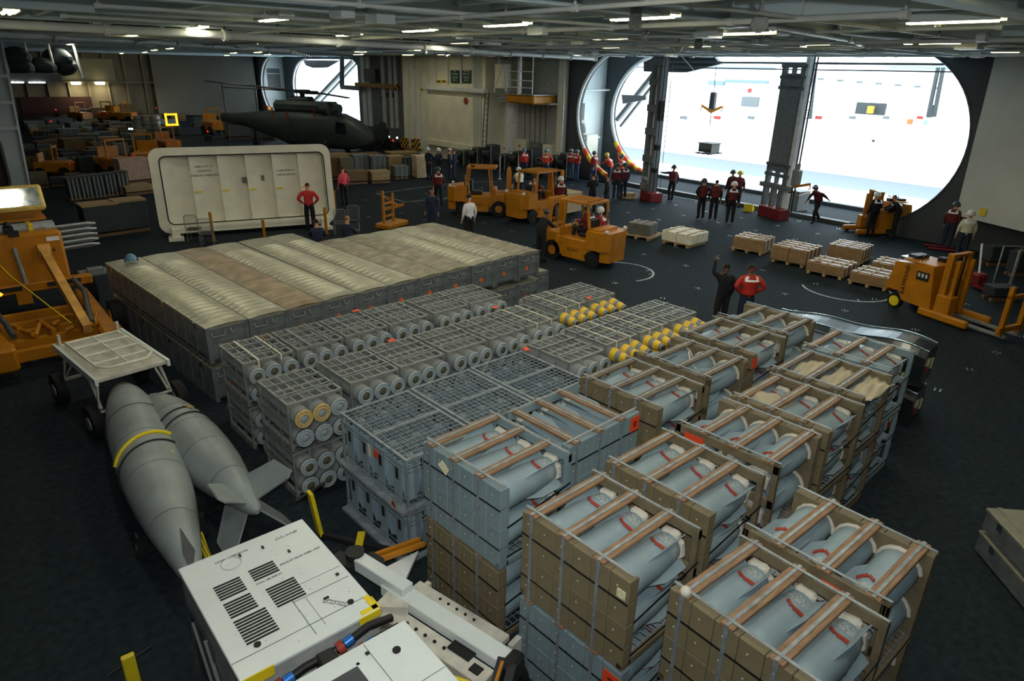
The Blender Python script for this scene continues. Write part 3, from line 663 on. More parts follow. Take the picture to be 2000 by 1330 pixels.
# ================================================================== drop tanks
def tank(name, nose, tail, R, label, fins, zc=.62, rot=0.):
    a, b = at(*nose, zc), at(*tail, zc); L = (b-a).length; d = (b-a).normalized()
    X = d; Z = Vector((0,0,1)); Y = Z.cross(X)
    Mx = Matrix((X, Y, Z)).transposed().to_4x4(); Mx.translation = a
    root = empty(name, Mx, label, 'drop tank', 'grey drop tanks')
    pr = [(R*r, L*t) for r, t in ((.02,0),(.22,.015),(.42,.05),(.64,.11),(.82,.19),(.94,.28),(1,.38),(1,.5),(.95,.6),(.84,.7),(.68,.79),(.5,.87),(.33,.94),(.2,.985),(.08,1.0))]
    body = obj('tank_body', MB().lathe(pr, axis=(1,0,0), n=28), M['tankg'], root)
    for t in (.14, .3, .46, .62, .8):
        r = float(np.interp(t*L, [p[1] for p in pr], [p[0] for p in pr])); obj('seam', MB().lathe([(r+.001,t*L-.006),(r+.003,t*L),(r+.001,t*L+.006)], axis=(1,0,0), n=28, caps=False), M['darkg'], body)
    if fins:
        for k in range(4):
            an = PI/4+k*PI/2; c, s = math.cos(an), math.sin(an)
            obj('tail_fin', MB().plate([(L*x, R*r*c, R*r*s) for x, r in ((.83,.4),(.92,1.5),(1.02,1.6),(1.03,1.35),(.96,.2))], .025), M['tankg'], root)
    else:
        obj('hatch_plate', MB().plate([(L*.86, .03, R*.53), (L*.93, .1, R*.36), (L*.985, .0, R*.22), (L*.93,-.03,R*.37)], .015), M['darkg'], root)
    for t in (.33, .72):
        cr = obj('cradle', MB().box((L*t, 0, -zc+.14), (.14, R*2.0, .1)).box((L*t, -R*.8, -zc+.25), (.12,.12,.24)).box((L*t, R*.8, -zc+.25), (.12,.12,.24)), M['dark'], root)
        for s in (-1, 1): obj('castor', MB().cyl((L*t,s*R*.85-.03,-zc+.06),(L*t,s*R*.85+.03,-zc+.06),.06,n=10), M['rubber'], cr)
    def band(t0, t1, w, m, nm, a0=-.5, a1=PI+.5, twist=0):
        P = []; n = 20
        for i in range(n+1):
            an = a0+(a1-a0)*i/n; t = t0+(t1-t0)*i/n; r = float(np.interp(t*L, [p[1] for p in pr], [p[0] for p in pr]))+.012; P.append((t*L, r*math.cos(an), r*math.sin(an)))
        obj(nm, MB().tube(P, w, 5), m, root)
    return root, band, L
t1, b1, L1 = tank('drop_tank', (236, 752), (383, 1145), .44, 'larger grey drop tank with a yellow strap and a chain across it', False)
b1(.47, .52, .03, M['yellowb'], 'yellow_strap', .2, PI-.3); b1(.5, .57, .014, M['dark'], 'chain'); b1(.30, .31, .006, M['darkg'], 'seam_line')
t2, b2, L2 = tank('drop_tank', (292, 778), (503, 1000), .42, 'grey drop tank with four tail fins lying beside the larger tank', True)
b2(.33, .40, .013, M['dark'], 'chain'); b2(.38, .46, .013, M['dark'], 'chain')
obj('wood_chip', MB().box((L2*.36, .16, .40), (.2,.05,.02), Matrix.Rotation(.4,3,'Z')), M['ply'], t2)
def zt(px, py, z): p = at(px, py, z); return (p.x, p.y, p.z)
ys = [zt(330,880,.95), zt(350,915,.8), zt(358,960,.5), zt(370,1000,.3), zt(388,1040,.15), zt(400,1075,.06), zt(412,1100,.05)]
mb = MB()
for a, b in zip(ys, ys[1:]): mb.bar(a, b, .09, .012)
single('yellow_strap', mb, stripes('strap_yellow', (206,176,30), (120,104,24), 9, 'X', k=1.5), Matrix.Identity(4), 'yellow webbing strap trailing from the larger drop tank to the deck', 'strap')
# ================================================================== white flat-top trailer
c4 = [at(*p, 1.1) for p in ((97,672),(250,648),(326,696),(182,748))]
cen = sum(c4, Vector())/4; ax = ((c4[2]-c4[1])+(c4[3]-c4[0])).normalized(); an = math.atan2(ax.y, ax.x)
tl = empty('flat_trailer', tr(cen.x, cen.y, 0) @ rz(an), 'dirty white flat-top trailer loaded with a folded white frame', 'trailer')
obj('deck_panel', MB().box((0,0,1.06), (2.1,1.15,.07), ch=.01), M['whited'], tl)
for s in (-1, 1): obj('side_rail', MB().box((0,s*.58,1.06), (2.2,.05,.12)), M['white'], tl)
fr = MB().tube([(-.85,-.45,1.16),(.75,-.45,1.2),(.95,-.3,1.2),(.95,.3,1.2),(.75,.45,1.2),(-.85,.45,1.16)], .025, 6, True)
for x in (-.4, .1, .55): fr.tube([(x,-.45,1.18),(x,.45,1.18)], .02, 6)
fr.tube([(-.85,0,1.17),(.95,0,1.2)], .02, 6)
obj('folded_frame', fr, mat('cream_tube', (206,200,180), .5, k=1.5), tl)
for x in (-.8, .8):
    lg = obj('axle_frame', MB().tube([(x,-.5,1.0),(x*1.15,-.6,.45),(x*1.15,.6,.45),(x,.5,1.0)], .035, 6).tube([(x*.4,-.5,1.0),(x*1.15,-.55,.5)], .025, 6).tube([(x*.4,.5,1.0),(x*1.15,.55,.5)], .025, 6), M['whited'], tl)
    for s in (-1, 1):
        wq = obj('wheel', MB().cyl((x*1.15,s*.62,.3),(x*1.15,s*.78,.3),.3,n=20), M['rubber'], tl); obj('hub', MB().cyl((x*1.15,s*.6,.3),(x*1.15,s*.8,.3),.12,n=12), M['galv'], wq)
obj('draw_bar', MB().tube([(1.0,0,.45),(1.9,.2,.4),(2.1,.2,.3)], .04, 6), M['orange'], tl)
obj('corner_post', MB().cyl((-1.0,-.5,1.05),(-1.0,-.5,1.3),.03,n=8).cyl((-1.0,.5,1.05),(-1.0,.5,1.3),.03,n=8), M['whited'], tl)
# ================================================================== yellow loader with lamp and boom
ld = empty('ordnance_loader', tr(.95, 19.4, 0) @ rz(.03), 'yellow ordnance loader with big square lamp and lowered boom arm', 'loader')
bd = obj('engine_body', MB().box((-.55,.6,1.55), (2.2,1.5,1.25), ch=.06), M['yellow'], ld)
for x, z in ((-1.35,1.95), (.35,2.0)): obj('reflector', MB().box((x,-.165,z), (.26,.02,.1)), M['reflect'], bd)
obj('amber_lamp', MB().sph((-.95,-.4,.92), .07, 10, 6), mat('amber', (255,150,40), .3, emit=3, k=1), ld)
obj('bumper', MB().box((-.5,-.3,.95), (2.9,.25,.22), ch=.03).box((-.5,-.28,.78),(.3,.3,.4)), M['yellow'], ld)
obj('bumper_pad', MB().box((-1.1,-.44,.98), (1.2,.02,.1)).box((.35,-.44,.98), (.7,.02,.1)), M['dark'], ld)
for s in (-1, 1):
    obj('chassis_arm', MB().box((-.3+s*.95,-2.0,.55), (.3,3.6,.34), ch=.04).box((-.3+s*.95,-3.7,.5), (.42,.5,.5), ch=.06), M['yellow'], ld)
    obj('hydraulic_hose', MB().tube([(-.3+s*.85,-.4,1.0),(-.3+s*.9,-1.4,.95),(-.3+s*.75,-2.6,.85),(-.3+s*.7,-3.2,.75)], .06, 8), M['darkg'], ld)
    wq = obj('wheel', MB().cyl((-.3+s*1.25,-1.9,.38),(-.3+s*1.5,-1.9,.38),.38,n=18), M['rubber'], ld); obj('hub', MB().cyl((-.3+s*1.22,-1.9,.38),(-.3+s*1.53,-1.9,.38),.17,n=12), M['yellow'], wq)
    wq = obj('wheel', MB().cyl((-.5+s*1.25,.7,.45),(-.5+s*1.6,.7,.45),.45,n=18), M['rubber'], ld); obj('hub', MB().cyl((-.5+s*1.22,.7,.45),(-.5+s*1.63,.7,.45),.2,n=12), M['yellow'], wq)
fr = MB()
for y in (-1.2,-1.9,-2.5,-3.1,-3.75): fr.box((-.3,y,.5), (1.8,.16,.22))
for i in range(9): fr.cyl((-1.0+i*.18,-2.2-(i%3)*.5,.68),(-.85+i*.18,-2.6-(i%2)*.6,.72),.05,n=8)
obj('cross_members', fr, M['yellow'], ld)
obj('boom', MB().bar((.1,-.2,1.75),(.25,-3.6,.75),.17,.2).cyl((.0,-.2,1.75),(.25,-.2,1.75),.16,n=12), mat('boom_dusty', (168,126,62), .6, 0, .25, 3, k=1.7), ld)
obj('cylinder_rod', MB().cyl((-.45,-.25,1.9),(-.4,-.35,1.0),.05,n=8), M['galv'], ld)
obj('yellow_line', MB().tube([(-1.1,-.2,2.15),(-.7,-1.2,1.5),(-.1,-4.4,1.2)], .014, 5), M['yellowb'], ld)
obj('tool_tray', MB().box((1.15,.0,1.0), (.8,.5,.06)).box((1.1,-.05,1.07),(.35,.25,.1)), M['wallg'], ld)
lm = obj('lamp_mast', MB().box((-.35,1.1,2.35), (1.5,.9,.06)).box((-.35,.75,2.55), (1.4,.08,.06)).box((-.9,.9,2.5),(.06,.06,.5)).box((.2,.9,2.5),(.06,.06,.5)).box((-.35,.8,2.72),(1.2,.06,.06)), M['yellow'], ld)
Q = Matrix.Rotation(-.45, 3, 'X')
lb_ = obj('lamp_housing', MB().box((-.05,.75,2.85), (1.0,.2,.62), Q, ch=.05), mat('lamp_yellow', (186,158,84), .5, k=1.7), ld)
obj('lamp_glass', MB().box((-.05,.75-.1*math.cos(.45),2.85+.1*math.sin(.45)), (.82,.03,.44), Q), mat('lamp_mirror', (170,182,188), .12, .9, .7, 4, k=1.3), lb_)
for i in range(5): obj('missile_fin', MB().plate([(.3,.2-.02*i,2.2-i*.13),(1.15,.1,2.24-i*.13),(1.35,.15,2.2-i*.13),(1.2,.3,2.12-i*.13),(.3,.4,2.1-i*.13)], .05), mat('fin_pale', (128,134,138), .4, k=1.7), ld)
obj('missile_load', MB().cyl((-1.5,.35,2.2),(.5,.3,2.22),.09,n=10).cyl((-1.5,.6,2.2),(.5,.55,2.22),.09,n=10), mat('fin_pale', (128,134,138)), ld)
for x in (-.9, 0.): obj('tie_strap', MB().box((x,.42,2.3), (.09,.5,.02)).box((x,.2,2.2), (.09,.02,.3)), M['yellowb'], ld)
obj('valve_block', MB().box((-.45,.1,2.25), (.2,.2,.16)).sph((-.45,.1,2.38),.08,8,5).box((-.38,-.1,2.2),(.2,.15,.12)), M['dark'], ld)
text('SP24', .16, M['dark'], bd, Matrix.Translation((.2,-.16,1.72)) @ Matrix.Rotation(PI/2,4,'X')); text('HE223L', .18, M['dark'], bd, Matrix.Translation((-1.2,-.16,1.6)) @ Matrix.Rotation(PI/2,4,'X'))
# ================================================================== white air-conditioning carts in the foreground
def cart(name, label, x0, x1, y0, y1, H, rot):
    cx_, cy_ = (x0+x1)/2, (y0+y1)/2; W, D = x1-x0, y1-y0
    r = empty(name, tr(cx_, cy_, 0) @ rz(rot), label, 'cart')
    obj('cabinet', MB().box((0,0,H/2+.12), (W,D,H-.3), ch=.012), mat('cart_side', (150,154,152), .45, k=1.3), r)
    tp = obj('top_panel', MB().box((0,0,H-.02), (W+.02,D+.02,.04), ch=.008), M['white'], r)
    for sx in (-1,1):
        for sy in (-1,1):
            wq = obj('wheel', MB().cyl((sx*(W/2-.12)-.06,sy*(D/2-.25),.17),(sx*(W/2-.12)+.06,sy*(D/2-.25),.17),.17,n=16), M['rubber'], r)
    return r, tp, W, D
ct, tp, W, D = cart('air_conditioning_cart', 'white air-conditioning cart with louvred vents in its flat top', .80, 2.03, 4.33, 5.96, 1.5, .03)
H1 = 1.5
def louver(cx_, cy_, w, n):
    for i in range(n): obj('louver_slat', MB().box((cx_, cy_-i*.038, H1+.003), (w, .016, .012)), M['black'], tp)
louver(-.33, .34, .24, 6); louver(-.33, .07, .24, 6); louver(-.31,-.19,.28,9); louver(.0,.36,.24,5); louver(.05,.02,.27,8)
for a, b in ((-.05,-.28),): obj('panel_joint', MB().box((.32,-.28,H1+.001), (.55,.006,.004)).box((.05,-.5,H1+.001), (.006,.5,.004)).box((.16,-.5,H1+.001),(.004,.4,.003)), M['wallg'], tp)
obj('lid_joint', MB().box((0,-.62,H1+.001), (W,.006,.004)).box((.35,-.1,H1+.001),(.5,.004,.003)), M['wallg'], tp)
rv = MB()
for i in range(26): rv.cyl((random.uniform(-.55,.55),random.uniform(-.75,.75),H1),(0,0,0),.001,n=3) if False else rv.box((random.uniform(-.55,.58),random.uniform(-.75,.78),H1+.001), (.006,.006,.004))
obj('rivets', rv, M['darkg'], tp, kind='stuff')
obj('round_hatch', MB().lathe([(.1,H1),(.1,H1+.006),(.085,H1+.006),(.085,H1)], n=24, caps=False, o=(-.2,.58,0)), mat('cart_rim',(190,194,190),.4,k=1.2), tp)
for x, y in ((-.38,-.55),(.45,-.6)): obj('grommet', MB().cyl((x,y,H1),(x,y,H1+.012),.03,n=12), M['black'], tp)
for lx, ly, lw, ld2 in ((.3,-.42,.05,.02),(.52,-.2,.03,.03),(.12,.62,.02,.04),(-.1,.64,.02,.04),(.3,.4,.02,.04)): obj('latch', MB().box((lx,ly,H1+.008), (lw,ld2,.012)), M['dark'], tp)
RZ = Matrix.Identity(4)
for tx, x, y, s in (('COND. INSPECTION',-.17,.68,.035),('COOL OUTLET',.38,.66,.035),('EXHAUST FROM OPEN. UNIT',.36,.27,.032),('COOL AIR INSPCT.',.0,.15,.03)): text(tx, s, M['black'], tp, tr(x, y, H1+.001) @ rz(.02))
text('LIFTING POINT\nDO NOT STAND', .03, M['black'], tp, tr(.34,-.52,H1+.001) @ rz(-.9))
obj('corner_reflector', MB().box((W/2-.1,-D/2-.012,H1-.04), (.2,.012,.07)).box((W/2+.012,-D/2+.08,H1-.04), (.012,.16,.09)).box((W/2-.08,-D/2+.03,H1+.003),(.16,.05,.006)).box((W/2-.025,-D/2+.1,H1+.003),(.05,.2,.006)), M['yellowb'], ct)
obj('corner_reflector', MB().box((-W/2+.14,-D/2-.012,H1-.05), (.24,.012,.1)), M['yellowb'], ct)
sd = MB().box((-W/2-.012,.3,.8), (.02,.7,.8), ch=.01)
obj('side_panel', sd, M['darkg'], ct); obj('side_strut', MB().bar((-W/2-.03,.1,1.2),(-W/2-.03,-.5,.35),.03,.05).bar((-W/2-.03,.5,1.1),(-W/2-.03,-.1,.3),.03,.05), M['wallg'], ct)
obj('door_handle', MB().box((-W/2-.05,-.3,.62), (.06,.1,.1)).cyl((-W/2-.08,-.3,.5),(-W/2-.08,-.3,.7),.03,n=8), M['white'], ct)
ct2, tp2, W2, D2 = cart('air_conditioning_cart', 'white equipment cart with open dark hatch and thick black hoses at its rim', .98, 2.13, 2.5, 3.97, 1.6, .03)
obj('open_hatch', MB().box((-.14,.36,1.603), (.36,.4,.012)), M['darkg'], tp2); obj('hatch_pump', MB().cyl((-.16,.36,1.6),(-.16,.36,1.66),.05,n=10).box((-.06,.3,1.63),(.12,.06,.05)).cyl((-.2,.48,1.6),(-.2,.48,1.64),.035,n=8), M['dark'], tp2)
obj('hatch_frame', MB().box((-.33,.36,1.606),(.03,.44,.014)).box((.05,.36,1.606),(.03,.44,.014)).box((-.14,.57,1.606),(.4,.03,.014)), M['white'], tp2)
obj('grommet', MB().cyl((.36,.5,1.6),(.36,.5,1.613),.035,n=12), M['black'], tp2); obj('latch', MB().box((.16,.62,1.605),(.03,.03,.012)), M['dark'], tp2)
obj('panel_joint', MB().box((.18,.42,1.601), (.005,.6,.004)).box((.36,.12,1.601), (.42,.005,.004)), M['wallg'], tp2)
text('4', .34, mat('gold_black', (90,76,40), .5, k=1.3), tp2, tr(.16,.02,1.601))
hs_ = empty('hose_set', tr(1.5,4.15,1.3), 'two black hoses with red and blue couplings lying between the white carts', 'hose')
for k in range(2):
    y = -.06+.13*k; zz = .05*k
    P = [Vector((.62,y+.03,.12)),Vector((.38,y,.14+zz)),Vector((.1,y,.06+zz)),Vector((-.2,y,.05+zz)),Vector((-.5,y-.02,.0+zz)),Vector((-.75,y-.03,-.1))]
    h = obj('hose', MB().tube(P, .036, 10), M['black'], hs_)
    for t in ((.12,-.42) if k else (.26,-.3)):
        i = 0
        while i < len(P)-2 and P[i+1].x > t: i += 1
        d = (P[i+1]-P[i]).normalized(); a = P[i]+d*((t-P[i].x)/d.x)
        obj('red_coupling', MB().cyl(a-d*.03,a+d*.03,.056,n=10), M['red'], h); obj('blue_coupling', MB().cyl(a-d*.04,a-d*.12,.045,n=10), mat('blue_anod',(40,96,170),.3,.4,k=1.6), h); obj('brass_coupling', MB().cyl(a+d*.05,a+d*.13,.042,n=10), M['tan'], h)
obj('hose_clamp', MB().box((-.02,0,.08),(.16,.22,.14),ch=.02), M['dark'], hs_)
# ================================================================== tow dolly with yellow bars
A, B = at(700, 1095, .75), at(985, 1305, .55)
d = (B-A); Ld = d.length; yaw = math.atan2(d.y, d.x)
dl_ = empty('tow_dolly', tr(A.x, A.y, 0) @ rz(yaw), 'white steel tow dolly with long beam and yellow cross bars', 'dolly')
obj('main_beam', MB().box((.35,0,.75), (.9,.16,.16), ch=.01).box((Ld*.62,0,.66), (Ld*.8,.2,.14), ch=.01), M['white'], dl_)
obj('bed_plate', MB().box((Ld*.66,-.24,.58), (Ld*.66,.22,.1), ch=.01).box((Ld*.62,.22,.6), (Ld*.6,.16,.08), ch=.01).prism([(Ld*.3,-.36),(Ld*.44,-.14),(Ld*.38,.0),(Ld*.28,-.1)], .6, .72, 'z'), M['whited'], dl_)
for i in range(5): obj('pin_hole', MB().cyl((Ld*.48+i*.13,-.24,.63),(Ld*.48+i*.13,-.24,.642),.02,n=8), M['black'], dl_); obj('pin_hole', MB().cyl((Ld*.5+i*.12,.22,.64),(Ld*.5+i*.12,.22,.652),.016,n=8), M['black'], dl_)
obj('slot', MB().box((Ld*.8,-.14,.636), (.28,.16,.02)).box((Ld*.92,-.24,.634),(.12,.1,.012)), M['black'], dl_)
obj('knuckle', MB().cyl((-.05,0,.68),(-.05,0,.86),.11,n=12).box((-.12,-.1,.72),(.3,.14,.12)).box((.1,.14,.7),(.2,.14,.1)), M['dark'], dl_)
obj('cross_bar', MB().bar((.0,.08,.72),(.2,.78,.66),.05,.05).bar((.1,.05,.72),(.3,.76,.66),.05,.05), M['yellow'], dl_)
obj('cross_bar', MB().bar((.3,-.32,.35),(.95,-.12,.35),.07,.05), M['yellowb'], dl_)
obj('support_wedge', MB().prism([(.18,.1),(.6,.08),(.3,.66)], .58, .62, 'z'), M['white'], dl_)
obj('end_jaw', MB().box((Ld*1.04,0,.62),(.16,.26,.28),ch=.04).bar((Ld*1.0,-.05,.72),(Ld*1.12,-.7,.5),.08,.08).bar((Ld*1.06,-.05,.72),(Ld*1.18,-.7,.5),.08,.08), M['dark'], dl_)
obj('jaw_band', MB().bar((Ld*1.02,-.1,.76),(Ld*1.1,-.6,.58),.03,.03), M['yellow'], dl_)
for x in (.75, Ld*.95):
    for s in (-1,1):
        wq = obj('wheel', MB().cyl((x,s*.3-.05,.16),(x,s*.3+.05,.16),.16,n=14), M['rubber'], dl_)
        obj('wheel_fork', MB().box((x,s*.3,.4),(.06,.16,.4)), M['whited'], wq)
obj('yellow_hose', MB().tube([(Ld*.55,-.4,.6),(Ld*.75,-.5,.62),(Ld*.98,-.35,.6)], .022, 6), M['yellowb'], dl_)
q0, q1 = at(605, 962, .75), at(625, 1037, .1)
hd = empty('yellow_stand', tr(q1.x, q1.y, 0), 'upright yellow lever post with black handle beside the white cart', 'stand')
obj('lever', MB().bar((0,0,.05),tuple(q0-Vector((q1.x,q1.y,0))),.13,.05), M['yellowb'], hd); t_ = q0-Vector((q1.x,q1.y,0)); obj('handle_bar', MB().tube([tuple(t_+Vector((-.2,.0,-.05))),tuple(t_+Vector((.25,.1,.0)))], .022, 6), M['dark'], hd)
obj('base_bar', MB().bar((0,0,.05),(.75,-1.1,.05),.08,.06), M['dark'], hd); obj('yellow_foot', MB().box((.35,-.5,.1),(.1,.3,.05),Matrix.Rotation(-.6,3,'Z')), M['yellowb'], hd)
q = at(258, 1318, .3); ys_ = empty('yellow_stand', tr(q.x,q.y,0), 'short yellow post with black cross handle by the cart corner', 'stand')
obj('post', MB().box((0,0,.28),(.12,.06,.56),ch=.01), M['yellowb'], ys_); obj('cross_handle', MB().tube([(-.2,-.03,.45),(.22,.05,.5)],.015,6), M['dark'], ys_)
# ================================================================== big white hatch cover on stands
a, b = at(330, 462), at(655, 438); d = (b-a); Lh = d.length; yaw = math.atan2(d.y, d.x)
Mh = tr(a.x, a.y, 0) @ rz(yaw) @ Matrix.Rotation(math.radians(-6), 4, 'X')
hc = empty('hatch_cover', Mh, 'huge cream-white rounded hatch cover panel standing upright with painted notices', 'hatch cover')
def rrect(x0, x1, z0, z1, r, n=6):
    P = []
    for cx_, cz_, a0 in ((x1-r,z1-r,0),(x0+r,z1-r,PI/2),(x0+r,z0+r,PI),(x1-r,z0+r,3*PI/2)):
        for i in range(n+1): t = a0+PI/2*i/n; P.append((cx_+r*math.cos(t), cz_+r*math.sin(t)))
    return P
Hh_ = 3.15
o_, i_ = rrect(-.25, Lh+.05, .1, Hh_, .38), rrect(0.08, Lh-.22, .42, Hh_-.3, .22)
nn = len(o_); mb = MB(); V = [(x,-.02,z) for x,z in o_]+[(x,-.02,z) for x,z in i_]+[(x,.3,z) for x,z in o_]+[(x,.3,z) for x,z in i_]
mb.add(V, [(k,(k+1)%nn,nn+(k+1)%nn,nn+k) for k in range(nn)]+[(2*nn+k,2*nn+(k+1)%nn,(k+1)%nn,k) for k in range(nn)]+[(nn+k,nn+(k+1)%nn,3*nn+(k+1)%nn,3*nn+k) for k in range(nn)])
obj('rim', mb, M['cream'], hc)
obj('seal', MB().tube([(x,-.03,z) for x,z in i_], .022, 5, True), M['black'], hc)
npn = 6; x0, x1 = .1, Lh-.24; wv = (x1-x0)/npn
for k in range(npn):
    a_, b_, zb, zt_ = x0+k*wv, x0+(k+1)*wv, .4, Hh_-.32
    pn_ = obj('ribbed_panel', MB().add([(a_,.30,zb),(b_,.30,zb),(b_,.30,zt_),(a_,.30,zt_),(a_,.03,zb),(b_,.26,zb),(b_,.26,zt_),(a_,.03,zt_)], [(0,1,2,3),(4,5,6,7),(0,4,7,3),(1,5,6,2),(3,7,6,2),(0,4,5,1)]), M['cream'], hc)
    if k: obj('yellow_mark', MB().box((a_+.16,.06,1.55), (.26,.03,.05),Matrix.Rotation(.22,3,'Z')), M['yellowb'], pn_)
RX = Matrix.Rotation(PI/2, 4, 'X')
for tx, k, z in (('KEEP OUT OF',1,2.45),('ELEVATOR',1,2.29),('WHEN IN OPERATION',1,2.13),('LOAD MARK 20',4,2.2),('UNIT IN SERVICE',4,2.04)): text(tx, .10, M['dark'], hc, Matrix.Translation((x0+(k+.5)*wv,.138,z)) @ Matrix.Rotation(math.atan2(.23,wv),4,'Z') @ RX)
obj('print_plate', MB().box((2.95,.13,1.9),(.3,.02,.22)).box((3.55,.16,1.95),(.12,.02,.2)), mat('grey_print',(96,92,84),.6,var=.5,scale=40,k=1.5), hc)
obj('bottom_ledge', MB().box((Lh/2,-.15,.3), (Lh-.4,.5,.09)).box((Lh/2,-.35,.22),(Lh-.5,.06,.2)), M['cream'], hc)
for x in (.25, Lh-.5): obj('foot_stand', MB().box((x,-.25,.1), (.3,.8,.5),ch=.05).box((x,-.3,-.05),(.5,1.2,.14)), M['cream'], hc)
for s_, (px, py, h) in enumerate(((313,395,62),(418,465,56),(517,457,34),(638,450,50),(655,408,42))):
    P = at(px, py+8); hgt = h/ppm(P)*1.05
    pk = empty('barrier_post', tr(P.x,P.y,0), 'slim yellow barrier post standing by the white hatch cover', 'post', 'yellow barrier posts'); obj('post', MB().box((0,0,hgt/2),(.09,.09,hgt),ch=.01), M['yellow'], pk); obj('foot', MB().cyl((0,0,0),(0,0,.03),.14,n=12), M['dark'], pk)
ck = Kit()
ck.add('seat', MB().box((0,0,.44),(.44,.42,.04),ch=.015), M['dark']); bw_ = MB()
for i in range(9): bw_.bar((-.18+i*.045,.2,.5),(-.18+i*.045,.2,.94),.006,.006).bar((-.21,.2,.52+i*.05),(.21,.2,.52+i*.05),.006,.006)
ck.add('mesh_backrest', bw_, M['wallg']); ck.add('back_frame', MB().tube([(x,.21,z) for x,z in rrect(-.22,.22,.42,.97,.1)], .014, 5, True), M['galv'])
for sx in (-1,1):
    for sy in (-1,1): ck.add('leg', MB().cyl((sx*.2,sy*.18,0),(sx*.19,sy*.17,.44),.014,n=6), M['galv'])
for px, py, r in ((382,470,2.6),(408,478,2.7),(692,452,-.5),(664,456,2.9)):
    P = at(px, py); ck.place('folding_chair', tr(P.x,P.y,0) @ rz(r), 'grey mesh-backed chair set before the white hatch cover', 'chair', 'mesh-backed chairs')
# ================================================================== forklifts
def forklift_kit():
    K = Kit(); Y = M['yellow']
    K.add('chassis', MB().box((0,.1,.62), (1.12,1.5,.5),ch=.04).box((0,.95,.62), (1.1,.5,.75),ch=.06).prism([(.3,.25),(.85,.3),(.8,.75),(.3,.75)], -.62, -.5, 'x').prism([(-.5,.22),(.45,.22),(.45,.62),(-.3,.62)], .5, .64, 'x').prism([(-.5,.22),(.45,.22),(.45,.62),(-.3,.62)], -.64, -.5, 'x'), Y)
    cw = K.add('counterweight', MB().prism([(-.62,-.5),(.62,-.5),(.62,-1.05),(.42,-1.35),(-.42,-1.35),(-.62,-1.05)], .62, 1.22, 'z').prism([(-.5,-1.0),(.5,-1.0),(.42,-1.33),(-.42,-1.33)], .25, .62, 'z').box((0,-.75,1.25),(1.0,.4,.06)), Y)
    K.add('grille_line', MB().box((0,-1.355,.9),(.5,.01,.4)).box((.63,-.8,.9),(.01,.3,.06)), mat('yellow_deep',(150,100,18),.5,k=1.5), cw)
    og = MB()
    for sx in (-.52,.52): og.bar((sx,-.55,1.2),(sx,-.45,2.05),.07,.07).bar((sx,.55,.95),(sx,.45,2.05),.06,.06).bar((sx,-.5,2.05),(sx,.72,2.05),.07,.07)
    for y in (-.48,.72): og.bar((-.55,y,2.05),(.55,y,2.05),.07,.07)
    K.add('overhead_guard', og, Y)
    for i in range(9): K.add('guard_bar', MB().box((-.44+i*.11,.25,2.05),(.035,.9,.05)), Y)
    ms = MB()
    for sx in (-.36,.36): ms.box((sx,1.28,1.05),(.09,.14,1.95)).box((sx*.8,1.34,1.0),(.06,.1,1.8))
    for z in (.3,1.1,1.98): ms.box((0,1.28,z),(.8,.1,.08))
    K.add('mast', ms, Y); K.add('lift_cylinder', MB().cyl((0,1.26,.3),(0,1.26,1.7),.05,n=10), M['chrome'])
    lb = MB().box((0,1.44,.35),(1.0,.06,.12)).box((0,1.44,.7),(1.0,.06,.1)).box((0,1.44,1.25),(1.0,.05,.06))
    for i in range(6): lb.box((-.48+i*.192,1.44,.9),(.035,.04,.75))
    K.add('load_backrest', lb, Y)
    for sx in (-.3,.3): K.add('fork', MB().box((sx,1.98,.08),(.12,1.05,.05)).box((sx,1.49,.4),(.12,.05,.65)), M['dark'])
    for sx in (-1,1):
        w = K.add('wheel', MB().cyl((sx*.42,.9,.34),(sx*.62,.9,.34),.34,n=18), M['rubber']); K.add('hub', MB().cyl((sx*.5,.9,.34),(sx*.635,.9,.34),.16,n=12), Y, w)
        w = K.add('wheel', MB().cyl((sx*.4,-.72,.28),(sx*.58,-.72,.28),.28,n=18), M['rubber']); K.add('hub', MB().cyl((sx*.5,-.72,.28),(sx*.595,-.72,.28),.12,n=12), M['dark'], w)
    K.add('seat', MB().box((0,-.12,.95),(.5,.5,.14),ch=.04).box((0,-.36,1.25),(.5,.12,.5),ch=.04), M['dark'])
    K.add('steering_wheel', MB().tube([(.19*math.cos(t),.42+.1*math.sin(t),1.22+.16*math.sin(t)) for t in [2*PI*i/14 for i in range(14)]], .015, 5, True).cyl((0,.42,1.22),(0,.6,1.0),.025,n=6), M['dark'])
    K.add('dashboard', MB().box((0,.66,.98),(.9,.2,.4),ch=.05), Y)
    K.add('exhaust_stack', MB().cyl((.42,-.6,1.22),(.42,-.6,1.75),.045,n=8), M['chrome'])
    K.add('lamp', MB().cyl((.5,-1.2,1.28),(.5,-1.28,1.28),.06,n=10), M['lens']); K.add('lamp', MB().cyl((-.5,-1.2,1.28),(-.5,-1.28,1.28),.06,n=10), M['lens'])
    return K
FK = forklift_kit()
def place_fk(rear, front, lb, s=1.0):
    a, b = at(*rear), at(*front); d = b-a; yaw = math.atan2(d.y, d.x)-PI/2; c = a+d.normalized()*.7
    r = FK.place('forklift', tr(c.x, c.y, 0) @ rz(yaw) @ Matrix.Scale(s,4), lb, 'forklift', 'yellow forklifts')
    for sx in (-1,1): text('S5-9407', .14, M['dark'], r, Matrix.Translation((sx*.645,0,.5)) @ Matrix.Rotation(sx*PI/2,4,'Z') @ RX)
    return r
f1 = place_fk((906,416), (968,418), 'yellow forklift with empty seat beyond the aluminium containers')
f2 = place_fk((1022,432), (1085,420), 'yellow forklift whose driver carries a plywood crate on the forks')
f3 = place_fk((1172,518), (1075,494), 'yellow forklift beside the aluminium containers, driver in red vest')
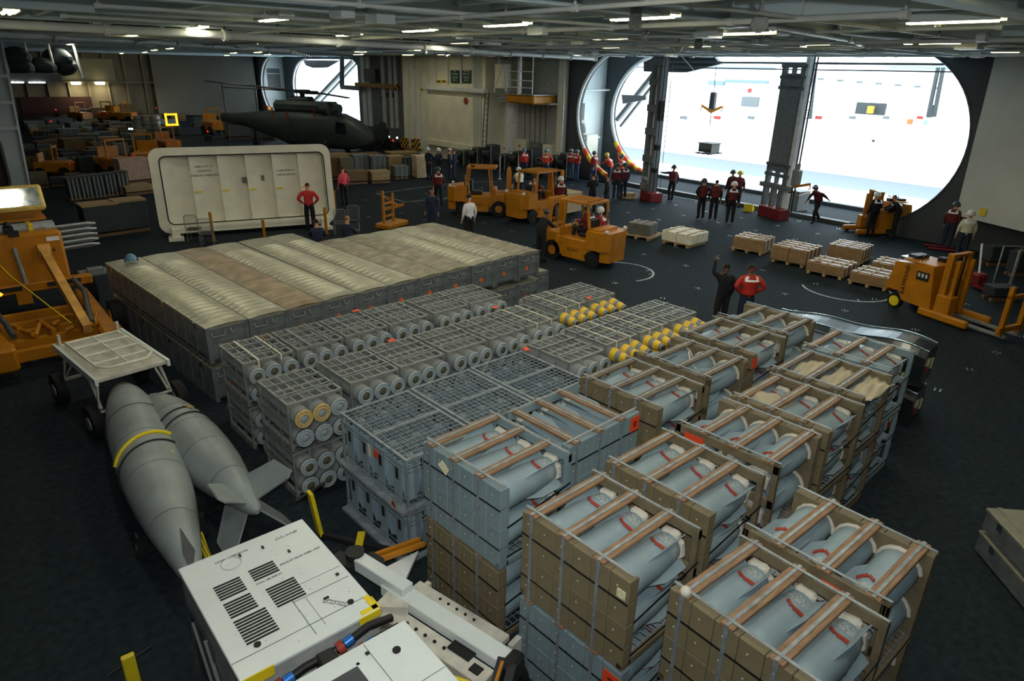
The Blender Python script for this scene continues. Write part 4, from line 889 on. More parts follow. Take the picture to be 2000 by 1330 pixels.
f4 = at(760, 445); tk = empty('hand_truck', tr(f4.x,f4.y,0) @ rz(.4), 'small yellow lifting frame standing behind the aluminium containers', 'lift frame')
obj('mast_frame', MB().box((-.3,0,.75),(.08,.08,1.5)).box((.3,0,.75),(.08,.08,1.2)).box((0,0,1.0),(.6,.06,.08)).box((0,0,.5),(.6,.06,.08)).box((.5,.1,.75),(1.2,.1,.1)).bar((-.3,0,1.3),(.9,.2,.75),.06,.06), M['yellow'], tk)
obj('base', MB().box((.2,0,.12),(1.3,.7,.2),ch=.04), M['yellow'], tk)
# ---------------------------------------------------------------- reach trucks
def reach_kit(brand=True):
    K = Kit(); Y = M['yellow']
    bd = K.add('body', MB().prism([(-.85,.35),(-.7,1.25),(.35,1.35),(.5,.25),(-.3,.28),(-.45,.5),(-.75,.5)], -.5, .5, 'y').box((-.1,0,1.34),(.9,.9,.05),ch=.02), Y)
    K.add('control_head', MB().box((-.45,0,1.4),(.3,.5,.1),ch=.03).box((.1,.2,1.42),(.2,.2,.12)).tube([(-.2,-.2,1.38),(-.15,-.2,1.5),(-.05,-.2,1.5)],.02,5).tube([(-.3,.1,1.4),(-.3,.1,1.55)],.015,5), M['dark'], bd)
    K.add('top_plate', MB().box((-.55,-.1,1.375),(.3,.5,.012)), M['lens'], bd)
    K.add('vent_panel', MB().box((.12,-.506,1.05),(.34,.012,.22)), M['dark'], bd); K.add('vent_panel', MB().box((.12,.506,1.05),(.34,.012,.22)), M['dark'], bd)
    for i in range(3): K.add('panel_mark', MB().box((.02+i*.1,-.514,1.07),(.06,.008,.1)), mat('pale_print',(170,170,160),.6,k=1.5), bd)
    ms = MB()
    for sy in (-.32,.32): ms.box((.62,sy,.95),(.16,.12,1.6)).box((.8,sy*.8,.9),(.1,.08,1.4))
    for z in (.3,1.0,1.7): ms.box((.62,0,z),(.14,.7,.08))
    K.add('mast', ms, Y); K.add('lift_chain', MB().box((.7,.1,.95),(.03,.04,1.5)).box((.7,-.1,.95),(.03,.04,1.5)), M['dark'])
    for sy in (-1,1): K.add('outrigger', MB().box((.85,sy*.45,.16),(1.3,.16,.2),ch=.04), Y)
    K.add('battery_box', MB().box((.75,-.3,.45),(.4,.3,.5),ch=.02), Y)
    w = K.add('wheel', MB().cyl((-.5,-.5,.2),(-.5,-.38,.2),.2,n=18), M['rubber']); K.add('hub', MB().cyl((-.5,-.51,.2),(-.5,-.37,.2),.14,n=14), M['yellowb'], w)
    K.add('wheel', MB().cyl((-.5,.38,.2),(-.5,.5,.2),.2,n=18), M['rubber'])
    for sy in (-1,1): K.add('wheel', MB().cyl((1.3,sy*.45-.05,.09),(1.3,sy*.45+.05,.09),.09,n=12), M['rubber'])
    return K
RK = reach_kit()
a, b = at(1785, 607), at(1870, 636); d = b-a; yaw = math.atan2(d.y,d.x); c = a+d.normalized()*.55+Vector((.3,.4,0))
rt = RK.place('reach_truck', tr(c.x,c.y,0) @ rz(yaw) @ Matrix.Scale(1.04,4), 'yellow stand-up reach truck with black lettering up its flank', 'reach truck')
cg_ = MB().box((2.2,0,.3),(.1,.95,.12)).box((2.2,-.35,.75),(.1,.1,1.2)).box((2.2,.35,.75),(.1,.1,1.2)).box((2.2,0,1.1),(.08,.8,.08))
obj('fork_carriage', cg_, M['yellow'], rt)
for s in (-.25,.25): obj('fork', MB().box((1.5,s,.12),(1.6,.12,.05)), M['galv'], rt)
text('RAYMOND', .16, M['black'], rt, Matrix.Translation((-.32,-.512,.85)) @ Matrix.Rotation(0,4,'Z') @ RX @ Matrix.Rotation(PI/2,4,'Z'))
p_ = at(1722, 455); rt2 = RK.place('reach_truck', tr(p_.x,p_.y,0) @ rz(2.6), 'yellow stand-up lift truck by the elevator sill with two riders', 'reach truck')
# ================================================================== people
SKIN = [mat('skin_a', (176,128,100), .6, k=1.5), mat('skin_b', (96,66,50), .6, k=1.5), mat('skin_c', (150,104,80), .6, k=1.5)]
HAIR = mat('hair_dark', (26,20,17), .7, k=1.2); HAIRB = mat('hair_blond', (150,116,70), .7, k=1.3)
NAVY = mat('cloth_navy', (28,36,54), .85, k=1.5); JEAN = mat('cloth_jeans', (42,56,84), .85, k=1.6); BLK = mat('cloth_black', (20,21,25), .85, k=1.4)
REDS = mat('cloth_red', (164,44,44), .85, k=1.7); PINK = mat('cloth_pink', (190,64,76), .85, k=1.7); WHT = mat('cloth_white', (214,216,214), .85, k=1.3); SHOE = mat('boot_black', (16,15,15), .6, k=1.2)
VRED = mat('vest_red', (170,42,30), .7, k=1.25); VORG = mat('vest_orange', (196,74,46), .7, k=1.3); VGRY = mat('vest_pale', (176,172,150), .7, k=1.6); VMAR = mat('vest_maroon', (96,32,32), .8, k=1.1)
def body_mesh(P):
    """P: joint dict; skinned into one continuous surface, facing +Y"""
    J = dict(pelvis=(0,0,.95), spine=(0,.0,1.14), chest=(0,0,1.34), neck=(0,.0,1.5), head0=(0,.02,1.58), head1=(0,.03,1.67), head2=(0,.02,1.76),
      hipL=(-.1,0,.9), hipR=(.1,0,.9), kneL=(-.11,.02,.5), kneR=(.11,.02,.5), ankL=(-.11,-.03,.09), ankR=(.11,-.03,.09), toeL=(-.13,.13,.045), toeR=(.13,.13,.045),
      shL=(-.18,0,1.43), shR=(.18,0,1.43), elL=(-.25,-.03,1.15), elR=(.25,-.03,1.15), wrL=(-.26,.06,.91), wrR=(.26,.06,.91)); J.update(P)
    R = dict(pelvis=(.19,.14), spine=(.18,.13), chest=(.20,.14), neck=(.062,.062), head0=(.072,.08), head1=(.085,.105), head2=(.062,.072), hipL=(.105,.11), hipR=(.105,.11), kneL=(.082,.085), kneR=(.082,.085), ankL=(.065,.065), ankR=(.065,.065), toeL=(.048,.04), toeR=(.048,.04), shL=(.085,.085), shR=(.085,.085), elL=(.065,.065), elR=(.065,.065), wrL=(.036,.036), wrR=(.036,.036))
    E = [('pelvis','spine',1),('spine','chest',1),('chest','neck',1),('neck','head0',0),('head0','head1',0),('head1','head2',4)]
    for s in 'LR': E += [('pelvis','hip'+s,2),('hip'+s,'kne'+s,2),('kne'+s,'ank'+s,2),('ank'+s,'toe'+s,3),('chest','sh'+s,1),('sh'+s,'el'+s,1),('el'+s,'wr'+s,1)]
    for s, sg in (('L',-1),('R',1)):
        e, w_ = Vector(J['el'+s]), Vector(J['wr'+s]); d = (w_-e).normalized(); side = Vector((0,1,0)); side = (side-d*side.dot(d)); side = side.normalized() if side.length > .1 else Vector((1,0,0))
        J['pa'+s] = tuple(w_+d*.08); R['pa'+s] = (.034,.02); E.append(('wr'+s,'pa'+s,0))
        nrm = d.cross(side)*sg
        for k, (off, ln) in enumerate(((-.03,.075),(-.01,.09),(.012,.085),(.03,.065))):
            a = w_+d*(.1)+side*off; J['f%d%s'%(k,s)] = tuple(a+d*ln*.5+nrm*.004); R['f%d%s'%(k,s)] = (.0095,.0095); J['g%d%s'%(k,s)] = tuple(a+d*ln*.9+nrm*.03); R['g%d%s'%(k,s)] = (.008,.008)
            E += [('pa'+s,'f%d%s'%(k,s),0),('f%d%s'%(k,s),'g%d%s'%(k,s),0)]
        J['t0'+s] = tuple(w_+d*.05+side*.045); R['t0'+s] = (.011,.011); J['t1'+s] = tuple(w_+d*.1+side*.06); R['t1'+s] = (.009,.009); E += [('wr'+s,'t0'+s,0),('t0'+s,'t1'+s,0)]
    keys = list(J); ix = {k: i for i, k in enumerate(keys)}
    me = bpy.data.meshes.new('skel'); me.from_pydata([J[k] for k in keys], [(ix[a], ix[b]) for a, b, m in E], [])
    o = bpy.data.objects.new('skel', me); COL.objects.link(o); md = o.modifiers.new('s', 'SKIN'); md.branch_smoothing = .6
    sv = me.skin_vertices[0].data
    for k in keys: sv[ix[k]].radius = R[k]; sv[ix[k]].use_root = (k == 'pelvis')
    o.modifiers.new('u', 'SUBSURF').levels = 1
    dg = bpy.context.evaluated_depsgraph_get(); bm_ = bpy.data.meshes.new_from_object(o.evaluated_get(dg)); bpy.data.objects.remove(o)
    segs = [(Vector(J[a]), Vector(J[b]), m) for a, b, m in E]
    V = np.array([v.co for v in bm_.vertices])
    for m_ in range(5): bm_.materials.append(None)
    A = np.array([s[0] for s in segs]); B = np.array([s[1] for s in segs]); mt = [s[2] for s in segs]
    Cn = np.array([p.center for p in bm_.polygons]); d = B-A; t = np.clip(np.einsum('nsk,sk->ns', Cn[:,None]-A[None], d)/np.maximum((d*d).sum(1),1e-9), 0, 1)
    D = np.linalg.norm(Cn[:,None]-(A[None]+t[...,None]*d[None]), axis=2)/np.array([max(max(R[a]), .02) for a,b,m in E])[None]
    idx = np.array(mt)[D.argmin(1)]
    hd = Vector(J['head1']); nk0 = np.array(J['neck'])-np.array((0,0,.02)); nkd = np.array(J['head0'])-np.array(J['neck'])
    fw = np.array(P.get('_face', (0,1,0)))
    for p, k, c in zip(bm_.polygons, idx, Cn):
        if k in (0, 4) and c[2] > hd.z-.1 and np.linalg.norm(c-np.array(hd)) < .2:
            k = 4 if ((c-np.array(hd))@fw < .0 or c[2] > hd.z+.055) else 0
        elif k == 1 and (c-nk0)@nkd > .0 and np.linalg.norm(c-nk0) < .16: k = 0
        p.material_index = int(k); p.use_smooth = True
    # face: nose, ears, eyes
    bm = bmesh.new(); bm.from_mesh(bm_); f = Vector(fw); sd = Vector((0,0,1)).cross(f)
    def blob(c, r, mi):
        g = bmesh.ops.create_icosphere(bm, subdivisions=1, radius=r, matrix=Matrix.Translation(c))
        for v in g['verts']:
            for q in v.link_faces: q.material_index = mi; q.smooth = True
    blob(hd+f*.095-Vector((0,0,.01)), .016, 0); blob(hd+sd*.08, .022, 0); blob(hd-sd*.08, .022, 0)
    blob(hd+f*.082+sd*.03+Vector((0,0,.015)), .011, 4); blob(hd+f*.082-sd*.03+Vector((0,0,.015)), .011, 4)
    g = bmesh.ops.create_cube(bm, size=1, matrix=Matrix.Translation(hd+f*.085-Vector((0,0,.045))) @ Matrix.Diagonal((.04,.012,.008,1)))
    bm.to_mesh(bm_); bm.free(); return bm_, J
POSES = {
 'stand': {}, 'walk': dict(kneL=(-.11,.16,.52), ankL=(-.11,.12,.1), toeL=(-.11,.27,.06), kneR=(.11,-.04,.5), ankR=(.11,-.26,.13), toeR=(.12,-.12,.05), wrL=(-.26,-.12,.92), wrR=(.24,.2,.95)),
 'hips': dict(elL=(-.36,-.08,1.2), wrL=(-.2,.04,1.02), elR=(.36,-.08,1.2), wrR=(.2,.04,1.02)),
 'fold': dict(elL=(-.26,.06,1.18), wrL=(-.02,.2,1.18), elR=(.26,.06,1.18), wrR=(.04,.22,1.24)),
 'raise': dict(elL=(-.3,.1,1.5), wrL=(-.24,.16,1.76)),
 'armout': dict(elL=(-.46,.0,1.4), wrL=(-.72,.02,1.44), kneL=(-.14,.05,.5), kneR=(.06,.0,.5), ankR=(.02,-.04,.09), toeR=(.03,.12,.045)),
 'pull': dict(chest=(0,.14,1.3), neck=(0,.24,1.43), head0=(0,.3,1.49), head1=(0,.34,1.57), head2=(0,.34,1.66), shL=(-.18,.17,1.37), shR=(.18,.17,1.37), spine=(0,.06,1.13), elL=(-.24,-.1,1.2), wrL=(-.2,-.32,1.08), elR=(.24,.3,1.14), wrR=(.2,.46,1.0), kneL=(-.11,.25,.55), ankL=(-.11,.2,.1), toeL=(-.11,.36,.06), kneR=(.11,-.08,.5), ankR=(.11,-.36,.14), toeR=(.12,-.22,.05)),
 'lean': dict(chest=(0,.1,1.33), neck=(0,.18,1.48), head0=(0,.22,1.55), head1=(0,.25,1.64), head2=(0,.25,1.73), shL=(-.18,.12,1.4), shR=(.18,.12,1.4), elL=(-.22,.3,1.22), wrL=(-.16,.5,1.15), elR=(.22,.3,1.22), wrR=(.16,.5,1.15)),
 'sit': dict(pelvis=(0,0,.1), hipL=(-.1,.02,.08), hipR=(.1,.02,.08), spine=(0,-.02,.3), chest=(0,0,.5), neck=(0,.02,.66), head0=(0,.04,.74), head1=(0,.05,.83), head2=(0,.04,.92), kneL=(-.14,.45,.12), kneR=(.14,.45,.12), ankL=(-.14,.5,-.3), ankR=(.14,.5,-.3), toeL=(-.15,.64,-.34), toeR=(.15,.64,-.34), shL=(-.18,0,.59), shR=(.18,0,.59), elL=(-.24,.14,.34), wrL=(-.12,.38,.36), elR=(.24,.14,.34), wrR=(.12,.38,.36)),
 'crouch': dict(pelvis=(0,-.1,.42), hipL=(-.1,-.08,.4), hipR=(.1,-.08,.4), spine=(0,-.02,.6), chest=(0,.1,.78), neck=(0,.2,.92), head0=(0,.24,.99), head1=(0,.27,1.08), head2=(0,.27,1.17), kneL=(-.16,.3,.45), kneR=(.16,.3,.45), ankL=(-.13,.05,.09), ankR=(.13,.05,.09), toeL=(-.14,.2,.045), toeR=(.14,.2,.045), shL=(-.18,.12,.85), shR=(.18,.12,.85), elL=(-.24,.28,.62), wrL=(-.14,.46,.5), elR=(.24,.28,.62), wrR=(.14,.46,.5)),
}
BODY = {k: body_mesh(v_) for k, v_ in POSES.items()}
def torso_shell(J, grow, z0, z1, a0=0, a1=2*PI, n=16, m=7):
    pts = [Vector(J[k]) for k in ('pelvis','spine','chest','neck')]; rx = [.19,.185,.245,.10]; ry = [.15,.145,.165,.10]; V = []; F = []
    for j in range(m+1):
        s = z0+(z1-z0)*j/m; q = s*3; i = min(2, int(q)); f = q-i; c = pts[i].lerp(pts[i+1], f); a = rx[i]+(rx[i+1]-rx[i])*f; b = ry[i]+(ry[i+1]-ry[i])*f
        for k in range(n+1): t = a0+(a1-a0)*k/n; V.append((c.x+(a+grow)*math.cos(t), c.y+(b+grow)*math.sin(t), c.z))
    for j in range(m):
        for k in range(n): p = j*(n+1)+k; F.append((p,p+1,p+n+2,p+n+1))
    return MB().add(V, F, True)
GEAR = {}
def gear(pose):
    if pose in GEAR: return GEAR[pose]
    J = BODY[pose][1]; g = {}
    g['vest'] = torso_shell(J, .015, .12, .93).mesh('vest')
    b = torso_shell(J, .03, .70, .80, PI*1.25, PI*1.75, 8, 2); b2 = torso_shell(J, .034, .80, .95, PI*1.2, PI*1.34, 3, 3); b3 = torso_shell(J, .034, .80, .95, PI*1.66, PI*1.8, 3, 3)
    for q in (b2, b3): b.add(q.v, q.f, True)
    g['tape'] = b.mesh('reflective_tape')
    g['tape2'] = torso_shell(J, .03, .62, .78, PI*.25, PI*.75, 6, 2).mesh('reflective_patch')
    h = Vector(J['head1'])
    g['helmet'] = MB().sph(h+Vector((0,-.005,.0)), .128, 14, 6, 1.02, True).lathe([(.129,-.05),(.128,0)], o=h, n=14, caps=False).cyl(h+Vector((.105,0,-.03)),h+Vector((.14,0,-.03)),.045,n=8).cyl(h-Vector((.105,0,.03)),h-Vector((.14,0,.03)),.045,n=8).mesh('helmet')
    g['goggles'] = MB().tube([tuple(h+Vector((.12*math.cos(t), .125*math.sin(t), .05))) for t in [PI*i/10 for i in range(11)]], .018, 6).mesh('goggles')
    g['cap'] = MB().sph(h+Vector((0,-.005,.035)), .1, 12, 4, .8, True).box(h+Vector((0,.11,.045)),(.14,.1,.015)).mesh('cap')
    GEAR[pose] = g; return g
def person(px, py, pose, face, shirt, pants, label, helm=None, vest=None, tape=True, cap=None, skin=0, hair=HAIR, z=0., h=1.0, xyz=None, group=None):
    P = Vector(xyz) if xyz else at(px, py, z)
    if P.x > 28.7 and not xyz: P = Vector((28.7, P.y*28.7/P.x, P.z))
    me, J = BODY[pose]; g = gear(pose)
    if isinstance(face, tuple): q = at(*face); yaw = math.atan2(q.y-P.y, q.x-P.x)-PI/2
    else: yaw = face
    o = bpy.data.objects.new('person', me); COL.objects.link(o); o.matrix_local = tr(P.x, P.y, P.z if xyz else z) @ rz(yaw) @ Matrix.Scale(h, 4)
    for s, m in zip(o.material_slots, (SKIN[skin], shirt, pants, SHOE, hair)): s.link = 'OBJECT'; s.material = m
    tag(o, label, 'person', group)
    if vest: obj('vest', g['vest'], vest, o)
    if vest and tape: obj('reflective_tape', g['tape'], M['reflect'], o); obj('reflective_patch', g['tape2'], M['reflect'], o)
    if helm: obj('helmet', g['helmet'], helm, o); obj('goggles', g['goggles'], M['lens'], o)
    if cap: obj('cap', g['cap'], cap, o)
    return o
HB = mat('helm_blue', (60,92,120), .4, k=1.7); HW = mat('helm_white', (220,222,220), .4, k=1.3); HG = mat('helm_green', (60,110,80), .4, k=1.6); HBK = mat('helm_dark', (44,54,60), .4, k=1.6); HY = mat('helm_yellow', (210,170,40), .4, k=1.6)
AWAY = -YAW          # facing away from the photographer
person(838,350,'hips',AWAY+2.4,NAVY,NAVY,'person in navy overalls and white helmet, hands on hips, by the plywood box',HW)
person(857,351,'fold',AWAY-2.2,NAVY,NAVY,'person in navy overalls and white helmet, arms folded, beside a second white helmet',HW,skin=2)
person(878,352,'stand',AWAY-1.4,NAVY,NAVY,'person in navy overalls with white cap facing a colleague',None,cap=WHT)
person(888,352,'stand',AWAY+1.3,NAVY,NAVY,'bareheaded person in navy overalls close to the white cap wearer')
person(857,402,'walk',AWAY+.3,VMAR,BLK,'person walking in maroon jersey with white tape on the shoulders',HBK,VMAR)
person(846,458,'stand',AWAY+2.9,NAVY,NAVY,'person in navy overalls standing behind the containers, facing camera',skin=2)
person(917,475,'stand',AWAY+.6,WHT,BLK,'person in white shirt and dark cap behind the containers',cap=BLK)
person(674,402,'stand',AWAY+.9,PINK,BLK,'person in pink-red shirt and dark trousers beside the hatch cover edge')
person(608,452,'hips',AWAY+.15,REDS,BLK,'broad person in red shirt standing in front of the hatch cover',h=1.06)
person(622,482,'sit',AWAY+.3,NAVY,NAVY,'dark-clad person seated below the red-shirted person',z=.42)
person(680,474,'sit',AWAY-.3,NAVY,NAVY,'fair-haired person in navy seated on a mesh chair',hair=HAIRB,z=.42)
def driver(f, lab, helm, vest, h=1.0):
    Mx = f.matrix_local; o = person(0,0,'sit',0,VMAR,BLK,lab,helm,vest,xyz=(0,0,0)); o.matrix_local = Mx @ tr(0,-.1,1.0)
driver(f2,'forklift driver in red vest carrying the plywood crate',HBK,VRED); driver(f3,'forklift driver in maroon vest with grey helmet, seated by the containers',HBK,VMAR)
person(1092,425,'stand',AWAY+.2,VMAR,NAVY,'person in maroon vest walking behind the crate-carrying forklift',HW,VMAR)
person(1055,512,'lean',AWAY-.7,BLK,BLK,'dark-clad person leaning toward the forklift front',cap=HBK,skin=1)
person(1168,505,'stand',AWAY+1.2,VRED,NAVY,'person in red vest seen behind the nearest forklift cage',HW,VRED)
person(1023,350,'stand',AWAY+.5,VRED,NAVY,'person in red vest and blue helmet by the chrome posts',HB,VRED)
person(1014,372,'crouch',AWAY+.2,VGRY,NAVY,'crouching person in pale vest with bright tape',HW,VGRY,skin=2)
person(1066,352,'hips',AWAY+2.6,VORG,JEAN,'person in orange vest, blue helmet and jeans facing camera',HB,VORG)
person(1113,351,'stand',AWAY+2.6,VMAR,JEAN,'person in maroon vest with hand at hip, one of a pair by the white post',HBK,VRED)
person(1125,353,'fold',AWAY+2.2,VRED,JEAN,'person in red vest standing close behind the maroon-vested one',HBK,VRED)
person(1158,357,'walk',AWAY+.9,VMAR,JEAN,'person in dark red vest stepping past the first white bay wall',HBK,VRED)
person(1190,356,'lean',AWAY+1.1,VORG,NAVY,'person with yellow helmet and taped vest leaning by the opening rim',HY,VORG)
person(1212,352,'raise',AWAY+1.0,VORG,NAVY,'person in orange vest reaching up beside the second rim',HBK,VORG)
person(1202,389,'stand',AWAY-.3,VMAR,NAVY,'person in maroon vest with white shoulder tape in the group by the column',HBK,VMAR)
person(1216,388,'stand',AWAY+.4,NAVY,NAVY,'person in dark clothing with taped vest in the group by the column',HBK,VMAR)
person(1155,415,'fold',AWAY+.4,BLK,BLK,'person in black jacket holding a pale cup',skin=0)
cu = at(1157,415); single('paper_cup', MB().lathe([(.05,0),(.06,.16)], n=10), M['foam'], tr(cu.x+.06, cu.y+.06, 1.06), 'pale paper cup held by the person in black jacket', 'cup')
person(1183,418,'stand',AWAY+1.1,BLK,NAVY,'person in black jacket turned toward the cup holder')
person(1310,393,'armout',AWAY+.2,BLK,BLK,'person stretching an arm out to the steel column',HBK,VMAR,False)
person(1367,428,'hips',AWAY+.25,BLK,BLK,'person in dark vest watching the sea, hand on hip, of three',HBK,VMAR,False)
person(1391,430,'stand',AWAY-.1,BLK,BLK,'bald person in dark vest, middle of three watching the sea',None,VMAR,False)
person(1424,436,'stand',AWAY-.2,BLK,BLK,'person in dark vest with taped helmet, nearest the yellow wedge',HW,VMAR)
person(1424,398,'stand',AWAY+.2,BLK,BLK,'person behind the three watchers with dark helmet',HBK,VMAR,False)
person(1437,402,'stand',AWAY-.4,BLK,BLK,'person with yellow helmet behind the three watchers',HY,VMAR,False)
person(1594,420,'pull',AWAY+PI/2+.4,BLK,BLK,'person bending forward hauling a rope by the grey chest',HBK,VMAR,False)
person(1697,461,'stand',AWAY+.2,BLK,BLK,'person riding the lift truck by the sill, back turned',HW,BLK)
person(1742,466,'lean',AWAY+1.2,BLK,BLK,'person leaning over the lift truck handles by the sill',None,BLK)
person(1850,468,'stand',AWAY-.9,VMAR,NAVY,'person in dark vest with blue sleeves by the grey door leaf',HBK,VMAR)
person(1872,508,'stand',AWAY-.4,VGRY,NAVY,'person in pale vest with bright white shoulder tape',HW,VGRY)
person(1403,642,'raise',AWAY+.25,BLK,BLK,'person in black jacket raising a hand behind the fin crates',skin=1,h=.98)
person(1449,648,'hips',AWAY+.0,VRED,NAVY,'person in bulky red float vest with wide white tape',None,VRED,skin=1)
# ================================================================== outside: sea, the other ship, the load in transfer
sea = bpy.data.materials.new('sea_water'); sea.use_nodes = True; MATS['sea'] = sea
nt = sea.node_tree; N = nt.nodes; Lk = nt.links; pb = N['Principled BSDF']; pb.inputs['Roughness'].default_value = .35; pb.inputs['Specular IOR Level'].default_value = .3
tc = N.new('ShaderNodeTexCoord'); mp = N.new('ShaderNodeMapping'); mp.inputs['Scale'].default_value = (1, .25, 1); Lk.new(tc.outputs['Object'], mp.inputs[0])
nz = N.new('ShaderNodeTexNoise'); nz.inputs['Scale'].default_value = .16; nz.inputs['Detail'].default_value = 8; Lk.new(mp.outputs[0], nz.inputs['Vector'])
sx = N.new('ShaderNodeSeparateXYZ'); Lk.new(tc.outputs['Object'], sx.inputs[0])
m1 = N.new('ShaderNodeMath'); m1.operation = 'MULTIPLY'; m1.inputs[1].default_value = 16; Lk.new(nz.outputs[0], m1.inputs[0])
m2 = N.new('ShaderNodeMath'); m2.operation = 'ADD'; Lk.new(sx.outputs[0], m2.inputs[0]); Lk.new(m1.outputs[0], m2.inputs[1])
mr = N.new('ShaderNodeMapRange'); mr.inputs['From Min'].default_value = 103; mr.inputs['From Max'].default_value = 107; Lk.new(m2.outputs[0], mr.inputs[0])
rp = N.new('ShaderNodeValToRGB'); rp.color_ramp.elements[0].color = (.8,.86,.88,1); rp.color_ramp.elements[1].color = (.06,.085,.10,1); Lk.new(mr.outputs[0], rp.inputs[0]); Lk.new(rp.outputs[0], pb.inputs['Base Color'])
so = obj('sea', MB().box((534,60,-9.5),(1000,1600,1)), sea); so['kind'] = 'stuff'; tag(so, 'foaming white sea water between the two ships', 'sea')
SX = 113.
def sp(px, py): return atX(px, py, SX)
hull = mat('hull_pale', (200,206,208), .6, k=1.4)
sh = empty('supply_ship', tr(SX, 60, -9), 'pale supply ship steaming alongside beyond the elevator opening', 'ship')
def sadd(name, mb, m): mb.M = Matrix.Identity(4); o = obj(name, mb, m, sh); o.matrix_local = tr(-SX,-60,9); return o
zd = sp(1600,232).z
sadd('hull', MB().box((SX+10,60,(zd-9.2)/2),(20,190,zd+9.2)), hull)
sadd('bulwark', MB().box((SX+.2,60,zd+.5),(.3,190,1.0)), hull)
def sbox(name, p0, p1, depth, m, off=1.0):
    a, b = sp(*p0), sp(*p1); return sadd(name, MB().box((SX+off+depth/2,(a.y+b.y)/2,(a.z+b.z)/2),(depth,abs(a.y-b.y),abs(a.z-b.z))), m)
sbox('deckhouse', (1300,232), (1480,150), 8, hull, 4); sbox('deckhouse', (1500,240), (1780,165), 8, hull, 5); sbox('deckhouse', (1350,150),(1560,118),8,hull,6); sbox('bridge_deck', (1600,165),(1850,122),8,hull,6)
sdk = mat('ship_dark',(52,58,60),.6,k=.8); tq = mat('ship_turquoise',(120,190,186),.6,k=1.0)
sbox('deck_opening', (1643,223),(1705,203),.4,sdk,4.5); sbox('deck_opening', (1425,208),(1460,190),.4,mat('ship_grey',(110,118,120),.6,k=.7),3.5); sbox('shade_strip',(1705,133),(1822,128),.4,tq,5.4); sbox('deck_edge_line',(1330,133),(1480,130),.4,mat('ship_grey2',(130,150,160),.6,k=.6),5.2)  # the turquoise stripe is the ship's own paint
sbox('window_band',(1360,166),(1392,158),.4,mat('ship_grey2',(130,150,160)),3.5); sbox('window_band',(1392,161),(1478,157),.4,mat('ship_grey2',(130,150,160)),3.5)
sbox('yellow_winch',(1672,222),(1686,208),.6,mat('ship_yellow',(226,180,60),.6,k=.5),3.4); sbox('orange_panel',(1772,242),(1784,233),.3,mat('ship_orange',(230,130,60),.6,k=.5),-.3); sbox('red_sign',(1440,181),(1447,173),.3,mat('ship_red',(200,60,50),.6,k=.5),3.2)
sbox('turquoise_sheet',(1805,244),(1812,235),.3,tq,-.3); sbox('porthole',(1703,277),(1709,273),.2,sdk,-.1)
for (bx, by), (tx, ty) in (((1570,232),(1594,122)),((1588,232),(1600,122)),((1818,228),(1838,132)),((1830,228),(1848,132))):
    a, b = sp(bx,by), sp(tx,ty); sadd('kingpost', MB().cyl(a+Vector((-1,0,0)), b+Vector((-1,0,0)), .3, n=8), sdk)
for k in range(7): a, b = sp(1572+k*3.4,232-k*16), sp(1590+k*1.6,230-k*16); sadd('kingpost_brace', MB().bar(a+Vector((-1,0,0)), b+Vector((-1,0,0)), .15,.15), sdk)
sbox('kingpost_base',(1816,229),(1830,205),.5,sdk,-1.2)
for k in range(9): sbox('deck_gear',(1500+k*38,190-(k*37)%40),(1512+k*38,186-(k*37)%40),.4,mat('ship_grey',(110,118,120)),3.3)
for k in range(8): sbox('rail_fitting',(1330+k*66,232),(1342+k*66,227),.4,mat('ship_red',(200,60,50)) if k % 3 == 1 else mat('ship_grey',(110,118,120)),-.4)
# transfer load
cr_ = empty('transfer_crate', tr(36,25.7,1.45), 'dark crate on a pallet slung over the water', 'crate'); dkw = mat('crate_dark',(72,70,58),.7,k=.35)
obj('crate_body', MB().box((0,0,.36),(.85,.95,.5),ch=.02), dkw, cr_); obj('lid', MB().box((0,0,.63),(.95,1.05,.05)), dkw, cr_)
for y in (-.35,0,.35): obj('pallet_board', MB().box((0,y,.02),(1.2,.12,.04)), dkw, cr_)
obj('pallet_runner', MB().box((-.5,0,.06),(.1,1.2,.06)).box((.5,0,.06),(.1,1.2,.06)), dkw, cr_)
for y in (-.25,.25): obj('sling', MB().tube([(0,y,.65),(0,0,1.6)],.006,4), dkw, cr_)
hkx = empty('cargo_hook', tr(36,25.85,3.0), 'yellow two-armed cargo hook block hanging above the slung crate', 'hook')
obj('spreader', MB().plate([(0,-.75,1.15),(0,0,.8),(0,.75,1.15),(0,.75,1.28),(0,0,1.0),(0,-.75,1.28)],.12), M['yellow'], hkx); obj('block', MB().box((0,0,1.5),(.3,.35,1.0),ch=.05), M['dark'], hkx)
for y in (-.75,.75): obj('hook', MB().tube([(0,y,1.2),(0,y,1.02),(0,y+.08,.95),(0,y+.14,1.02)],.025,5), M['dark'], hkx)
obj('pendant', MB().tube([(0,0,.85),(0,0,.1)],.025,5), M['dark'], hkx); obj('hoist_rope', MB().tube([(0,0,2.0),(0,.2,6)],.02,4).tube([(0,.1,2.0),(-7,-2.6,4.0)],.015,4), M['dark'], hkx)
